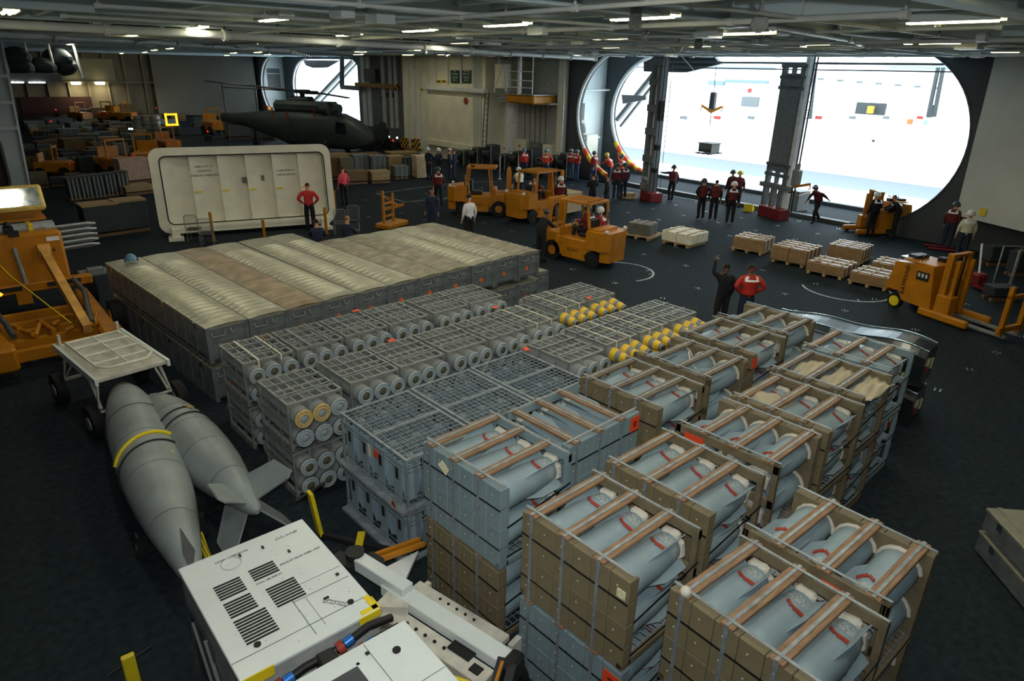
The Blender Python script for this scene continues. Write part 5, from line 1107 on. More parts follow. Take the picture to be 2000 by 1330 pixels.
# overhead girders and brace outside the opening
og = obj('overhang_girder', MB().box((34.3,20,6.95),(.3,22,.12)).box((34.3,20,6.6),(.2,22,.1)).box((34.3,20,6.3),(.15,22,.06)), M['walldk'], wo)
obj('sponson_brace', MB().plate([tuple(atX(*p,34.6)) for p in ((1260,108),(1395,108),(1410,125),(1340,142),(1260,140))],.3), M['walldk'], wo)
obj('boom_strut', MB().bar(atX(1205,235,35),atX(1290,128,35),.25,.25).bar(atX(1212,247,35),atX(1300,135,35),.15,.15), M['wallg'], wo)
obj('ladder_plate', MB().plate([tuple(atX(*p,34.6)) for p in ((1215,185),(1262,187),(1262,195),(1217,203))],.1), M['wallg'], wo)
obj('boom_strut', MB().bar(atX(608,205,35),atX(690,118,35),.35,.35).bar(atX(622,205,35),atX(698,123,35),.2,.2), M['wallg'], wo)
obj('sheet_edge', MB().plate([tuple(atX(*p,34.6)) for p in ((592,117),(665,118),(640,132),(612,133),(598,128))],.1), M['walldk'], wo)
# ---------------------------------------------------------------- sliding padeye columns in the opening
colm = mat('column_grey',(84,88,90),.5,k=1.7); coll = mat('column_light',(176,184,188),.4,k=1.8); redb = mat('column_red',(116,30,34),.5,k=1.1)
c1 = empty('padeye_column', tr(27.1,22.7,0) @ rz(-.3), 'twin-post steel column with red base box at the elevator opening', 'column')
for y in (-.36,.3): obj('post', MB().box((0,y,3.6),(.34,.28,7.2)), colm, c1)
obj('post_face', MB().box((.05,.05,3.8),(.1,.3,6.4)), coll, c1)  # paler slab carries the column's lit face in its colour
for z in (.6,2.0,3.3,4.4,5.6,6.5,7.0): obj('tie_plate', MB().box((-.05,-.03,z),(.4,.9,.32)), colm, c1)
obj('cable_run', MB().tube([(-.1,-.62,.3),(-.1,-.62,6.6)],.03,5).tube([(0,-.75,.3),(0,-.75,6.9)],.015,5).tube([(.1,-.9,.3),(.1,-.9,6.9)],.015,5), M['dark'], c1)
obj('winch_block', MB().box((-.1,-.6,4.3),(.2,.25,.9)).box((-.1,-.6,2.6),(.2,.3,.25)).box((-.1,-.55,1.5),(.2,.3,.2)), M['dark'], c1)
obj('base_box', MB().box((-.15,-.55,.22),(.7,1.0,.44),ch=.02), redb, c1); obj('valve', MB().sph((-.3,0,1.0),.15,8,5).box((-.3,0,.7),(.2,.3,.3)), M['galv'], c1)
c2 = empty('padeye_column', tr(28.6,16.6,0) @ rz(-.35) @ Matrix.Diagonal((1,1.3,1,1)), 'wide plate steel column with window cut-outs and red base box', 'column')
obj('plate', MB().box((0,0,4.05),(.22,.95,4.1)), colm, c2); obj('plate_edge', MB().box((.1,-.56,3.6),(.2,.18,6.6)), coll, c2)
for z0 in (1.85, 5.95):
    for y in (-.45,.45,0): obj('window_bar', MB().box((0,y,z0),(.22,.12 if y else .05,.9)), colm, c2)
    for z in (z0-.44,z0,z0+.44): obj('window_bar', MB().box((0,0,z),(.22,1.15,.14)), colm, c2)
for y in (-.35,.05,.45): obj('lower_post', MB().box((0,y,.8),(.25,.14,1.3)), colm, c2)
obj('collar', MB().box((0,0,1.35),(.35,1.4,.2)).box((0,0,6.9),(.3,1.1,.2)).box((0,.4,7.05),(.3,.15,.4)).box((0,-.4,7.05),(.3,.15,.4)), colm, c2)
obj('cable_run', MB().tube([(0,-.85,.4),(0,-.85,6.8)],.03,5).tube([(0,-.98,.4),(0,-.98,6.8)],.03,5).tube([(0,-.7,1.2),(0,-.95,1.3)],.03,5), M['dark'], c2)
obj('arm_hook', MB().bar((0,-.9,1.5),(0,-1.6,1.75),.14,.1).tube([(0,-1.62,1.75),(0,-1.66,1.6),(0,-1.58,1.52)],.025,5), M['yellow'], c2); obj('arm_block', MB().box((0,-.95,1.9),(.3,.3,.7),ch=.05).cyl((0,-.95,2.2),(0,-.95,2.5),.08,n=8), M['galv'], c2)
obj('base_box', MB().box((-.2,-.3,.24),(.6,1.1,.48),ch=.02), redb, c2)
q = at(1545,408); single('deck_chest', MB().box((0,0,.45),(.8,1.3,.9),ch=.03).box((0,0,.92),(.86,1.36,.05),ch=.01), M['wallg'], tr(q.x,q.y,0) @ rz(-.2), 'grey metal deck chest behind the wide steel column', 'chest')
q = at(1463,411); single('yellow_wedge', MB().prism([(-.35,0),(.35,0),(-.35,.35)],-.2,.2,'y'), M['yellowb'], tr(q.x,q.y,0) @ rz(.4), 'bright yellow wheel wedge beside the red base box', 'wedge')
q = at(1228,386); single('line_heap', MB().lathe([(.45,0),(.42,.12),(.25,.25),(.08,.28)],n=10).tube([(.35*math.cos(t),.35*math.sin(t),.12+.01*t) for t in [i*.5 for i in range(26)]],.04,5), M['ply'], tr(q.x,q.y,0), 'heap of coiled tan line at the column foot', 'rope')
rp_ = [Vector((28.1,15.5,1.6)), Vector((27.6,14.9,1.25)), at(1590,372,1.05)]; single('haul_rope', MB().tube([tuple(p) for p in rp_],.02,5), M['ply'], Matrix.Identity(4), 'thin rope from the column arm to the hauling person', 'rope')
for k, (x, z, m, lb) in enumerate(((32.3,1.6,M['orange'],'orange life ring hung on the white bay wall'),(31.5,1.75,mat('ring_green',(30,130,90),.5,k=1.4),'green round buoy hung beside the life ring'))):
    single('life_ring', MB().tube([(.3*math.cos(t),0,.3*math.sin(t)) for t in [2*PI*i/16 for i in range(16)]],.08,8,True), m, tr(x,32.42,z), lb, 'life ring')
# ================================================================== cargo set out on the open deck
pk = Kit()
for y in (-.5,0,.5): pk.add('runner', MB().box((0,y,.06),(1.25,.09,.09)), M['ply'])
for i in range(7): pk.add('deck_board', MB().box((-.54+i*.18,0,.12),(.13,1.2,.025)), M['ply'])
def load(px, py, sx, sy, h, m, label, straps, rot=0., strapm=None, scale=1., cols=0):
    P = at(px, py); r = pk.place('loaded_pallet', tr(P.x,P.y,0) @ rz(rot), label, 'pallet', 'loaded pallets on the open deck')
    if cols:
        for i in range(cols):
            for j in range(2): obj('carton', MB().box((-sx/2+(i+.5)*sx/cols,(j-.5)*sy/2,.14+h/2),(sx/cols*.97,sy/2*.97,h),ch=.012), m, r)
    else: obj('carton', MB().box((0,0,.14+h/2),(sx,sy,h),ch=.012), m, r)
    for i in range(3): obj('top_batten', MB().box((0,(i-1)*sy*.36,.155+h),(sx,.07,.02)), M['ply'], r)
    for i in range(straps):
        t = (i+.5)/straps-.5
        obj('strap', MB().box((t*sx,0,.155+h),(.05,sy*1.01,.008)).box((t*sx,-sy/2-.006,.14+h/2),(.05,.008,h)).box((t*sx,sy/2+.006,.14+h/2),(.05,.008,h)), strapm or M['reflect'], r)
    return r
load(1254,462,.8,.95,.42,mat('crate_dim',(84,84,78),.7,k=1.5),'pallet with one dark grey crate and a red tag',2,.3,M['strap'])
load(1336,476,1.2,1.3,.36,mat('carton_white',(196,188,168),.7,k=1.6),'pallet of pale cream cartons with taped top',1,.1,None,cols=3)
cart_b = mat('carton_brown',(140,112,78),.7,k=1.2)
load(1470,489,1.1,1.15,.38,cart_b,'pallet of brown cartons with frosty straps, standing by itself',3,.2)
load(1552,512,1.3,1.25,.45,cart_b,'largest pallet of brown cartons under many white straps',4,.1,cols=3)
load(1657,508,1.2,1.15,.42,cart_b,'brown carton pallet set behind the flat red-marked one',4,.15)
r6 = load(1622,534,1.2,1.2,.26,cart_b,'flat brown carton pallet with white-striped top and red mark',3,.12); obj('red_mark', MB().box((-.4,.3,.43),(.2,.12,.01)), M['red'], r6)
load(1706,555,1.2,1.1,.26,cart_b,'flat brown carton pallet nearest the reach truck',3,.1); load(1742,540,1.1,1.1,.34,cart_b,'brown carton pallet behind the reach truck',3,.15)
P = f2.matrix_local @ Vector((0,2.0,.12)); bx = empty('plywood_crate', tr(P.x,P.y,.12) @ rz(f2.matrix_local.to_euler().z), 'plywood crate carried on the forks of a forklift', 'crate')
obj('crate_panel', MB().box((0,0,.45),(1.1,1.0,.85),ch=.01), mat('ply_pale',(168,150,120),.7,k=1.6), bx)
for z in (.08,.84): obj('batten', MB().box((0,-.51,z),(1.12,.03,.1)).box((0,.51,z),(1.12,.03,.1)), M['ply'], bx)
# ================================================================== structure and gear on the long wall
WX = 27.0
blk_ = struct('wall_bulkhead', MB().box((28.3,41.8,HZ/2),(2.6,10.4,HZ)), M['wallw'])
def wall_rect(name, p0, p1, m, dep=.12, X=WX, parent=None, ch=.0):
    a, b = atX(*p0, X), atX(*p1, X); return obj(name, MB().box((X-dep/2,(a.y+b.y)/2,(a.z+b.z)/2),(dep,abs(a.y-b.y),abs(a.z-b.z)),ch=ch), m, parent or blk_)
wall_rect('roller_door', (842,184),(930,286), M['wallw'], .3, ch=.05); wall_rect('door_skirt',(842,270),(932,296),M['wallw'],.4); wall_rect('trunking',(838,167),(955,184),M['pipe'],.45,ch=.08)
for x in (800,812,822,838,852,876,902,926): wall_rect('stiffener',(x-1,100),(x+1.5,290 if x < 840 else 165),M['pipe'],.12)
wall_rect('sign_board',(881,137),(898,163),mat('sign_green',(28,50,42),.5,k=1.4),.06); wall_rect('sign_board',(904,137),(921,163),mat('sign_green',(28,50,42)),.06)
sgr = bpy.data.objects['wall_bulkhead']
for (px,py),t in (((889.5,142),'NO\nSMOKING'),((889.5,154),'HANGAR\nBAY 2'),((912.5,142),'DANGER\nKEEP OUT'),((912.5,154),'HANGAR\nBAY 2')):
    p = atX(px,py,WX-.07); text(t,.17,mat('sign_pale',(170,190,176),.6,k=1.5),sgr,Matrix.Translation((WX-.125,p.y,p.z)) @ Matrix.Rotation(-PI/2,4,'Z') @ RX)
ysg = stripes('sign_yellow_black',(200,160,40),(30,28,22),2.2,'Y',k=1.4)
for x,y in ((858,159),(868,159),(876,192),(908,193),(823,175)): wall_rect('notice',(x-4,y-3),(x+4,y+3),M['yel'],.05); wall_rect('notice_print',(x-3,y-1.5),(x+3,y+1.5),M['dark'],.07)
p = atX(918,197,WX); obj('fire_sign', MB().cyl((WX-.36,p.y,p.z),(WX-.3,p.y,p.z),.22,n=18), M['red'], blk_)
hzs = stripes('hazard_yellow',(196,140,40),(28,26,22),1.5,'DIAGONAL',k=1.6)
wall_rect('hazard_board',(785,268),(808,293),hzs,.1); wall_rect('hazard_board',(810,270),(822,294),hzs,.14)
# corner with pipes, ladder, platform, and the recessed wall to the opening
rw = struct('wall_recess', MB().box((29.25,34.0,HZ/2),(.25,5.2,HZ)), mat('recess_grey',(128,130,124),.45,k=1.8))
obj('corner_column', MB().cyl((29.0,36.3,0.4),(29.0,36.3,4.6),.5,n=20), mat('column_white',(200,204,200),.35,k=1.6), rw)
struct('trim_1', MB().box((29.05,31.6,3.6),(.3,.5,7.2)), M['wallw']); struct('trim_2', MB().cyl((28.85,31.25,.2),(28.85,31.25,7.0),.06,n=8), rimw)
for k in range(3): obj('pipe_run', MB().tube([(28.2-.1*k,37.0-.1*k,1.2 if k == 0 else 4.3),(28.2-.1*k,36.4,4.45-.17*k),(28.2-.1*k,34.0-.8*k,4.45-.17*k),(28.9,33.4-.8*k,4.45-.17*k)],.06,7), M['pipe'], rw)
for k in range(6): obj('conduit', MB().tube([(26.9,37.0+.16*k,7.1),(26.9,37.0+.16*k,1.0+.5*(k%3))],.035,6), M['pipe'], blk_)
pf = empty('wall_platform', tr(28.0,34.2,0), 'wall platform with yellow skirt and white railings near the ceiling', 'platform')
obj('yellow_skirt', MB().box((0,-.9,4.35),(1.8,2.6,.5),ch=.08), M['yellow'], pf); obj('floor_grating', MB().box((0,-.2,4.62),(1.9,4.2,.06)), M['galv'], pf)
for y in (-2.1,-.9,.3,1.5): obj('rail_post', MB().cyl((-.9,y,4.6),(-.9,y,6.0 if y > -.9 else 7.1),.035,n=6), rimw, pf)
for z in (5.0,5.4,5.9): obj('rail', MB().cyl((-.9,-2.1,z),(-.9,.3,z),.03,n=6), rimw, pf)
obj('hanger', MB().box((-.9,-.9,5.9),(.16,.2,2.6)), coll, pf); obj('hanger', MB().box((-.9,1.1,6.6),(.12,.12,1.2)).box((-.9,.1,7.0),(.1,3.6,.12)), M['pipe'], pf)
obj('control_box', MB().box((-.7,1.0,5.6),(.6,.9,1.4),ch=.03), M['wallw'], pf); obj('brace', MB().bar((-1.0,1.5,4.7),(-1.0,.6,6.3),.06,.06).bar((-1.0,.6,6.3),(-1.0,.3,4.7),.06,.06), M['pipe'], pf); obj('lamp_box', MB().box((-.75,1.0,6.75),(.4,.45,.4)), mat('lamp_box_brown',(96,78,60),.6,k=1.5), pf)
ldr = empty('wall_ladder', tr(26.7,35.9,0), 'dark steel ladder rising to the wall platform', 'ladder')
for y in (-.2,.2): obj('ladder_rail', MB().tube([(-.35,y,.1),(-.1,y,4.6)],.03,5), M['dark'], ldr)
for k in range(13): obj('rung', MB().cyl((-.33+.018*k,-.2,.35+.33*k),(-.33+.018*k,.2,.35+.33*k),.016,n=5), M['dark'], ldr)
for k in range(5): obj('cable', MB().tube([(28.9,34.9-.5*k,4.2),(28.8,34.7-.5*k,1.2)],.02,4), M['dark'], rw)
for k,(y,z,sz,m) in enumerate(((35.0,1.2,(.5,1.2,1.2),M['wallw']),(33.6,1.0,(.4,.9,1.4),M['wallg']),(32.4,1.1,(.4,.8,1.2),M['wallw']),(36.5,.9,(.6,.7,1.0),M['wallw']))):
    lk = obj('wall_locker', MB().box((28.85,y,z),sz,ch=.03), m, rw); obj('locker_mark', MB().box((28.85-sz[0]/2-.01,y,z+.2),(.015,.14,.14)), M['red'] if k in (0,3) else M['dark'], lk)
for px in (1000-28,1007): pass
for px,py in ((976,350),(1012,350)): P = at(px,py); single('chrome_post', MB().cyl((0,0,0),(0,0,1.35),.04,n=8).cyl((0,0,0),(0,0,.04),.15,n=10), mat('bright_rod',(206,214,218),.25,.6,k=1.4), tr(P.x,P.y,0), 'bright metal stanchion among the crew by the wall', 'stanchion', 'bright stanchions by the wall')
# wall right of second opening
wr = struct('wall_pier', MB().box((29.0,53.2,HZ/2),(.8,8.6,HZ)), M['wallg'])
def pr_(name,p0,p1,m,dep=.2,X=28.6): return wall_rect(name,p0,p1,m,dep,X,wr)
pr_('hazard_beam',(703,161),(782,174),hzs,.5); pr_('notice_board',(755,180),(769,191),M['dark'],.08); pr_('notice_board',(745,188),(752,199),M['dark'],.08); pr_('vent_trunk',(718,134),(742,160),M['darkg'],.4)
for x in (712,722,750,764,774): pr_('pipe',(x,100),(x+1.5,250),M['pipe'],.12)
gf = struct('trim_3', MB().box((-.2,-1.0,4.0),(.1,.1,.1)), M['wallg'], tr(28.2,56.9,0))
a, b = atX(672,100,28.2), atX(672,170,28.2); obj('upright', MB().bar(tuple(Vector((-.2,a.y-56.9,7.2))),(-.2,b.y-56.9,b.z),.3,.3), M['wallg'], gf); obj('crossbar', MB().bar((-.2,b.y-56.9,b.z),(-.2,-1.2,b.z),.35,.35), M['wallg'], gf)
# ================================================================== helicopter
h0, h1 = at(575,292), at(685,300); d = h1-h0; yaw = math.atan2(d.y,d.x)
hm = mat('helicopter_green',(52,62,60),.5,0,.2,1,k=1.7); he = empty('helicopter', tr(h0.x,h0.y,0) @ rz(yaw) @ Matrix.Scale(1.18,4), 'dark green-grey helicopter with folded rotor blades in front of the far opening', 'helicopter')
Lh_ = d.length
secs = [(-5.5,.25,1.75,.3),(-3.5,.35,1.7,.45),(-1.2,.8,1.55,.85),(0,1.05,1.4,1.05),(2.2,1.1,1.35,1.1),(3.8,1.05,1.3,1.05),(4.8,.9,1.15,.85),(5.5,.6,1.0,.55),(5.9,.2,.95,.2)]
V = []; F = []; n = 14
for x,rx,zc,rz_ in secs:
    for i in range(n): t = 2*PI*i/n; c,s = math.cos(t),math.sin(t); V.append((x,rx*math.copysign(abs(c)**.6,c),zc+rz_*math.copysign(abs(s)**.7,s)))
for j in range(len(secs)-1):
    for i in range(n): F.append((j*n+i,j*n+(i+1)%n,(j+1)*n+(i+1)%n,(j+1)*n+i))
F += [tuple(range(n))[::-1], tuple(range((len(secs)-1)*n,len(secs)*n))]
fu = obj('fuselage', MB().add(V,F,True), hm, he)
obj('windscreen', MB().plate([(4.5,-.75,1.75),(5.35,-.5,1.3),(5.35,.5,1.3),(4.5,.75,1.75)],.05).plate([(4.0,-1.06,1.3),(4.7,-.95,1.25),(4.55,-.85,1.85),(4.0,-.98,1.95)],.04), M['glass'], fu)
obj('engine_cowl', MB().box((1.2,0,2.65),(4.2,1.4,.7),ch=.2).box((.9,0,3.0),(1.6,.8,.5),ch=.15), hm, he)
obj('engine_intake', MB().cyl((2.7,-.55,2.6),(3.3,-.55,2.55),.3,n=12).cyl((2.7,.55,2.6),(3.3,.55,2.55),.3,n=12), hm, he)
obj('rotor_hub', MB().cyl((1.0,0,3.1),(1.0,0,3.6),.15,n=10).cyl((1.0,0,3.45),(1.0,0,3.65),.5,n=12).box((1.5,0,3.5),(1.2,.3,.2)), M['dark'], he)
for dy,dz,L_ in ((-1.0,.5,6.2),(-.4,.15,5.6),(.4,.1,5.4),(1.0,.25,5.0)): obj('rotor_blade', MB().bar((.9,dy*.3,3.55),(.9-L_,dy*1.3,3.5+dz),.3,.05), M['dark'], he)
obj('rotor_blade', MB().bar((1.1,0,3.6),(4.6,-.4,3.3),.35,.06), M['dark'], he)
obj('blade_stand', MB().tube([(-4.2,-1.1,0),(-4.2,-1.1,3.9)],.04,5).tube([(-3.4,.9,0),(-3.4,.9,3.6)],.04,5), M['dark'], he)
for x,y in ((3.2,-1.25),(3.2,1.25)): obj('main_wheel', MB().cyl((x,y-.12,.32),(x,y+.12,.32),.32,n=14), M['rubber'], he); obj('wheel_strut', MB().bar((x,y*.95,.4),(x,y*.7,1.0),.1,.1), hm, he)
obj('tail_wheel', MB().cyl((-3.0,-.08,.2),(-3.0,.08,.2),.2,n=12).bar((-3,0,.3),(-3,0,1.5),.1,.1), M['rubber'], he)
for x,z in ((-.5,2.3),(2.6,2.4),(.6,2.1)): obj('red_streamer', MB().box((x,-1.12,z),(.1,.03,.6)), M['red'], he)
# ================================================================== left pillar, overhead tank rack
pl = [tuple(atY(*p,41.5)) for p in ((-40,80),(6,95),(60,378),(-40,400))]
pl = [(x,41.5,max(0,z) if k in (2,3) else HZ) for k,(x,_,z) in enumerate(pl)]; pl[2] = (pl[2][0],41.5,0); pl[3] = (pl[3][0]-1,41.5,0)
pw = struct('wall_pillar', MB().plate(pl,.8), mat('pillar_grey',(136,142,142),.5,0,.1,.7,k=2.2))
e0, e1 = Vector(pl[1]), Vector(pl[2])
obj('edge_strip', MB().bar(e0-Vector((0,.45,0)),e1-Vector((0,.45,0)),.1,.08,(0,1,0)), M['pipe'], pw)
for k,t in enumerate((.28,.44,.6)): p = e0.lerp(e1,t); obj('ledge', MB().box((p.x-1.6,41.0,p.z),(3.1,.2,.16)), M['pipe'], pw)
obj('arch_door', MB().add(*(lambda P: ([(x,41.02,z) for x,z in P],[tuple(range(len(P)))]))(rrect(.55,1.55,.1,2.6,.48))), mat('hide_brown',(48,40,32),.7,k=1.5), pw); obj('arch_frame', MB().tube([(x,41.0,z) for x,z in rrect(.5,1.6,.05,2.65,.5)],.09,6,True), M['darkg'], pw)
tkk = Kit(); tkk.add('tank_shell', MB().lathe([(.1,-1.6),(.3,-1.2),(.48,-.6),(.52,0),(.48,.7),(.26,1.4),(.1,1.7)],axis=(0,1,0),n=16), mat('tank_dark',(70,78,80),.4,k=1.8)); tkk.add('band', MB().lathe([(.53,-.1),(.53,.1)],axis=(0,1,0),n=16,caps=False), M['dark'])
for px,py in ((28,95),(108,95),(38,132),(82,132),(122,128)): p = atY(px,py,46); tkk.place('stowed_tank', tr(p.x,46,min(p.z,6.05)) @ rz(.25), 'dark drop tank stowed in the overhead rack', 'drop tank', 'tanks in the overhead rack')
rk = empty('tank_rack', tr(3,45,0), 'overhead steel rack carrying dark stowed tanks', 'rack')
a, b = atY(0,150,45), atY(108,153,45); obj('shelf', MB().box(((a.x+b.x)/2-3,0,a.z),(abs(b.x-a.x)+.3,2.6,.4)), M['wallg'], rk)
for px in (6,52,98,148): p = atY(px,112,45); obj('rack_post', MB().cyl((p.x-3,0,7.2),(p.x-3+.1,0,a.z),.07,n=6), M['pipe'], rk)
for px in (20,30,40,62,72,82): p = atY(px,157,43.5); single('strip_light', MB().box((0,0,0),(.28,.1,.06)), mat('strip_glow',(235,245,245),.4,emit=4,k=1), tr(p.x,43.7,a.z-.23), 'small white strip light under the tank rack shelf', 'lamp', 'strip lights under the rack')
for px,py in ((150,163),(197,163)):
    p = atY(px,py,95); o = single('wall_floodlight', MB().box((0,0,0),(1.0,.3,.3),ch=.08), mat('flood_glow',(255,236,190),.4,emit=14,k=1), tr(p.x,95.6,p.z), 'warm floodlight glowing on the far tan bulkhead', 'lamp', 'floodlights on the far bulkhead')
    l = bpy.data.lights.new('flood','AREA'); l.energy = 60; l.size = .8; l.color = (1,.88,.62); lo = bpy.data.objects.new('flood_light', l); COL.objects.link(lo); lo.parent = o; lo.location = (0,-.4,-.2)
# ================================================================== clutter beyond the hatch cover
woodc = [mat('clutter_olive',(84,78,56),.7,k=1.5), mat('clutter_brown',(96,74,48),.7,k=1.5), mat('clutter_grey',(84,90,90),.6,k=1.5), mat('clutter_dark',(44,50,52),.6,k=1.5), mat('clutter_tan',(134,112,78),.7,k=1.5), mat('clutter_pink',(150,126,112),.7,k=1.6)]
wname = ['olive','brown','grey metal','dark metal','tan','pinkish cardboard']

TRAC = ((232,345,.3,1.0),(290,330,-.4,1.0),(330,300,.2,.9),(420,262,.1,1.1),(160,240,.5,1.0),(215,238,-.6,1.0),(245,240,.9,1.0),(110,345,1.2,.8))
REG = [(at(a_,b_).x,at(a_,b_).y,1.15) for a_,b_,_r,_s in TRAC]
def clutter(px, py, w, h, c, dep=1.0, rot=0., lab=None, slats=0, lid=False, z=0., chk=True):
    P = at(px, py, z); s = ppm(P); W = w/s*.85; Hh = h/s*.95; D = W*dep*.75
    c_ = P+Vector((0,D/2,0)); rr = max(W,D)*.5
    if chk and any((c_.x-x)**2+(c_.y-y)**2 < (rr+q)**2*.9 for x,y,q in REG): return None
    REG.append((c_.x,c_.y,rr))
    r = empty('stowed_crate', tr(P.x,P.y,z) @ rz(rot), lab or (wname[c]+' crate in the stowed cargo beyond the hatch cover'), 'crate', wname[c]+' stowed crates')
    obj('crate_body', MB().box((0,D/2,Hh/2+.08),(W,D,Hh-.16),ch=.02), woodc[c], r)
    obj('skid', MB().box((0,.08,.05),(W,.12,.1)).box((0,D-.08,.05),(W,.12,.1)), woodc[1], r)
    obj('lid', MB().box((0,D/2,Hh-.03),(W*1.04,D*1.04,.07)), woodc[4 if lid else c], r)
    for i in range(slats): obj('slat', MB().box((-W/2+(i+.5)*W/slats,-.02,Hh/2),(.05,.03,Hh*.9)), M['galv'] if c in (2,3) else woodc[4], r)
    return r
rc = random.Random(11)
B = [(208,462,72,66,3,0,'black-sided bin with tan lid, standing on a plank by the yellow post'),(266,454,64,66,3,0,'second black-sided bin with tan lid beside the hatch cover')]
for px,py,w,h,c,sl,lb in B: clutter(px,py,w,h,c,1.0,.1,lb,0,True,chk=False)
clutter(268,358,62,50,5,.7,.2,'pale pinkish cardboard box behind the hatch cover edge',0,chk=False)
clutter(275,380,60,18,4,1,.2,'low tan box under the pinkish cardboard box',chk=False)
for i in range(5): clutter(150+i*24,392-i*3,24,46,3,1.4,.1,None,3,chk=False)
for i in range(4): clutter(84+i*30,352-i*4,30,34,i%2*2+1 if i%2 else 0,1,.1)
for px,py,w,h,c in ((100,318,34,26,1),(150,300,44,30,1),(196,312,40,24,0),(218,290,38,22,4),(240,306,30,26,2),(178,330,50,22,4),(120,340,40,20,0),(70,330,30,24,1),(235,335,34,22,4),(95,296,40,20,1),(60,300,22,18,2),(140,270,44,18,2),(100,262,50,16,2),(175,278,40,16,2),(205,272,34,14,2),(70,250,40,14,2),(120,246,50,14,2),(160,252,44,12,2),(285,300,30,22,1)): clutter(px,py,w,h,c,1.0,rc.uniform(-.2,.3),None,rc.choice((0,0,3)))
for px,py,w,h,c in ((300,238,40,14,1),(240,232,34,16,1),(200,228,40,18,1),(160,230,40,16,3),(255,226,30,22,1),(330,250,50,16,2),(380,262,70,20,2),(440,262,60,24,2),(480,270,70,30,2),(520,274,50,30,2),(400,246,44,16,3),(350,236,30,14,1)): clutter(px,py,w,h,c,.8,rc.uniform(-.2,.3))
yt = Kit(); yt.add('body', MB().box((0,0,.7),(1.2,2.2,.7),ch=.06), M['yellow']); yt.add('cab_frame', MB().box((-.5,-.2,1.5),(.08,.08,1.0)).box((.5,-.2,1.5),(.08,.08,1.0)).box((0,-.2,2.0),(1.1,.1,.1)).box((0,.7,1.3),(1.1,.1,.6)), M['yellow'])
for sx in (-1,1):
    for sy in (-1,1): yt.add('wheel', MB().cyl((sx*.5,sy*.7,.35),(sx*.7,sy*.7,.35),.35,n=14), M['rubber'])
yt.add('tail_lamp', MB().box((-.4,-1.12,.9),(.14,.04,.1)), mat('tail_red',(255,40,24),.4,emit=.3,k=1)); yt.add('tail_lamp', MB().box((.4,-1.12,.9),(.14,.04,.1)), mat('tail_red',(255,40,24),.4,emit=.3,k=1))
for k,(px,py,rot,s) in enumerate(TRAC):
    P = at(px,py); yt.place('tow_tractor', tr(P.x,P.y,0) @ rz(rot) @ Matrix.Scale(s,4), 'yellow tow tractor parked among the stowed cargo', 'tractor', 'tow tractors among the cargo')
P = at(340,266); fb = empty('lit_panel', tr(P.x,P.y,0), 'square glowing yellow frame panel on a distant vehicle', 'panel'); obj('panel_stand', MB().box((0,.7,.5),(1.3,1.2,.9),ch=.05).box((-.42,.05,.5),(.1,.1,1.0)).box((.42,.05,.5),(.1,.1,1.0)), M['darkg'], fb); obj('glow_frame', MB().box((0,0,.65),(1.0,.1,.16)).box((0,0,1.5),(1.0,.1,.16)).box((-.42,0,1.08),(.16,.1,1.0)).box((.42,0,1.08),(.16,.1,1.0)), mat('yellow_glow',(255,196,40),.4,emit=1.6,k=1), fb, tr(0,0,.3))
for k,(px,py,c) in enumerate(((256,258,'w'),(261,258,'w'),(112,216,'r'),(103,242,'r'),(296,209,'r'),(408,263,'r'),(768,250,'w'),(760,274,'w'),(776,276,'w'),(768,282,'r'))):
    P = at(px,py+12); P.y = min(P.y,94); rr_ = empty('distant_lamp', tr(P.x,P.y,0), ('round white lamp glowing among distant vehicles' if c == 'w' else 'small red lamp glowing among distant vehicles'), 'lamp', 'white lamps' if c == 'w' else 'red lamps'); obj('lamp_lens', MB().cyl((0,0,.75),(0,-.05,.75),.08,n=10), mat('lamp_w',(250,252,255),.4,emit=4,k=1) if c == 'w' else mat('lamp_r',(255,50,30),.4,emit=.8,k=1), rr_); obj('lamp_post', MB().cyl((0,.02,0),(0,.02,.75),.05,n=6).box((0,.1,.2),(.5,.3,.4)), M['dark'], rr_)
for k in range(3):
    P = at(275+k*16,262); r = empty('drum_stack', tr(P.x,P.y,0), 'pale banded upright drum stack on the distant deck', 'drum', 'banded drums')
    for z in range(4): obj('drum_band', MB().cyl((0,0,z*.42),(0,0,z*.42+.3),.4,n=12), M['galv'], r)
rd = random.Random(5)
for k in range(150):
    px = rd.uniform(62, 300); py = rd.uniform(238, 372); sc = .35+.65*(py-238)/134
    if 180 < px and py > 350: continue
    clutter(px, py, rd.uniform(24,46)*sc+6, rd.uniform(18,36)*sc, rd.choice((0,1,1,2,2,3,3,4)), 1.0, rd.uniform(-.2,.4), None, rd.choice((0,0,2,3)))
# crates below the helicopter and by the white helmets
ba = [(650,352,36,44,1),(680,352,30,44,0),(708,346,36,44,2),(742,346,36,42,2),(775,344,36,40,4),(800,343,30,36,3),(700,360,46,26,1),(745,358,44,24,4),(785,350,34,26,2),(660,320,60,18,4),(720,318,70,16,1),(790,312,60,14,4)]
for k,(px,py,w,h,c) in enumerate(ba): clutter(px,py,w,h,c,1.0,-.15,wname[c]+' crate in the row beneath the helicopter',3 if c in (2,3) else 0,chk=False)
P = at(824,345); single('leaning_plywood', MB().box((0,0,.62),(.9,.9,1.24),ch=.01), mat('ply_pale',(168,150,120)), tr(P.x,P.y,0) @ rz(-.2), 'pale plywood box beside the two white helmets', 'box')
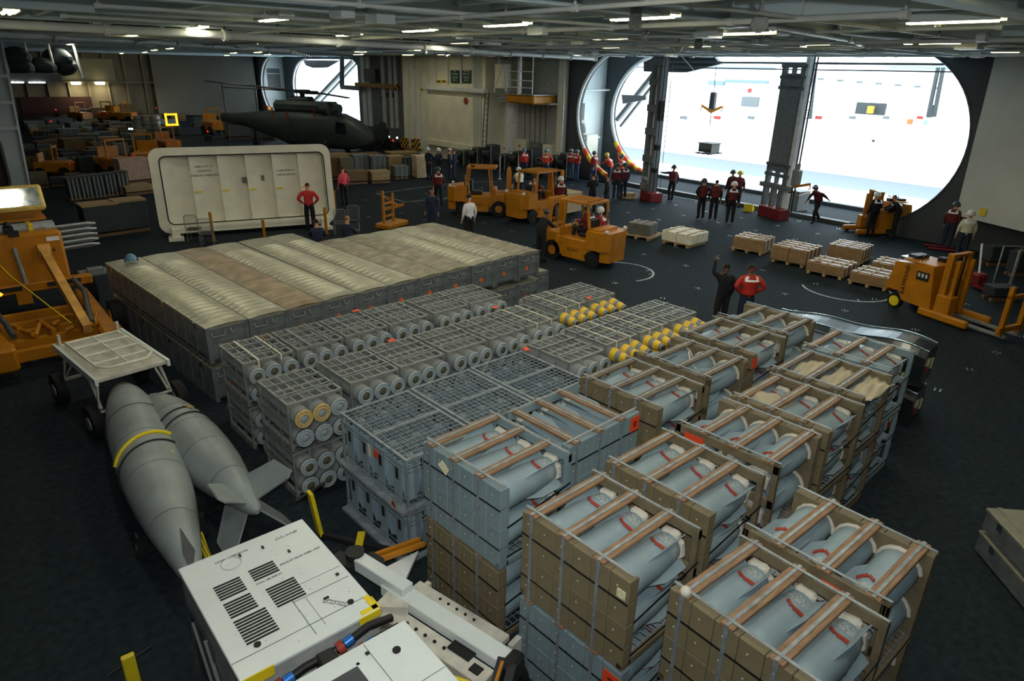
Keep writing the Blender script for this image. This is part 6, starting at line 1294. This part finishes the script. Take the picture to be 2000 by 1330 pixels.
# tall vehicle silhouettes near the far pier, dark gear along the wall, clutter at the right edge
for k,(px,py,w,h) in enumerate(((724,294,30,44),(748,290,30,48))):
    P = at(px,py); s = ppm(P); r = empty('covered_vehicle', tr(P.x,P.y,0) @ rz(-.1), ('dark covered vehicle by the far pier', 'dark green vehicle with lamps by the far pier', 'tall dark vehicle against the far pier')[k], 'vehicle'); obj('body', MB().box((0,1,h/s*.45),(w/s,2,h/s*.7),ch=.15), woodc[3], r); obj('cab', MB().box((w/s*.2,1,h/s*.85),(w/s*.5,1.4,h/s*.3),ch=.1), hm, r)
    for x in (-.35,.35): obj('wheel', MB().cyl((x*w/s,-.05,.35),(x*w/s,.2,.35),.35,n=12), M['rubber'], r)
for k in range(9):
    P = at(905+k*26,322+k*3); h = 1.0+.5*((k*7)%3)/2
    r = empty('winch_gear', tr(min(P.x,28.2),P.y-.3,0), 'dark winch machinery standing along the long wall', 'winch', 'winch gear along the wall'); obj('frame', MB().box((0,0,h/2),(.7,.8,h),ch=.08), woodc[3], r); obj('drum', MB().cyl((-.4,-.3,h*.6),(-.4,.3,h*.6),.3,n=14), M['dark'], r); obj('guard', MB().tube([(-.5,-.45,0),(-.5,-.45,h),(-.5,.45,h),(-.5,.45,0)],.03,5), M['galv'], r)
for k,(px,py,w,h,c) in enumerate(((1940,470,60,40,3),(1975,480,60,50,3),(1950,520,50,40,3),(1990,540,40,50,3),(1960,590,60,30,3),(1985,500,40,50,3))):
    clutter(px,py,w,h,c,.8,-.6,'dark machinery box stowed at the shadowed deck edge',chk=False)
for k,(px,py) in enumerate(((1955,590),(1985,600))): P = at(px,py-30); single('guard_hoop', MB().tube([(-.3,0,0),(-.3,0,1.3),(.3,0,1.3),(.3,0,0)],.03,6), M['galv'], tr(P.x,P.y,0) @ rz(-.6), 'grey tubular guard hoop at the shadowed deck edge', 'hoop', 'guard hoops')
P = at(1905,560); r = empty('pallet_jack', tr(P.x,P.y,0) @ rz(-.5), 'red hand pallet jack with pale upright handle', 'pallet jack'); obj('pump', MB().box((0,0,.25),(.4,.4,.4),ch=.05), redb, r); obj('handle', MB().tube([(0,0,.4),(.1,.3,1.3)],.035,6), M['reflect'], r); obj('fork', MB().box((-.2,-.7,.1),(.15,1.1,.06)).box((.2,-.7,.1),(.15,1.1,.06)), redb, r)
for k,(px0,py0,px1,py1) in enumerate(((1805,478,1862,484),(1812,484,1868,490))): a,b = at(px0,py0,.06),at(px1,py1,.06); single('red_bar', MB().tube([tuple(a),tuple(b)],.05,6), redb, Matrix.Identity(4), 'red bar lying on the deck near the grey door leaf', 'bar', 'red bars on the deck')
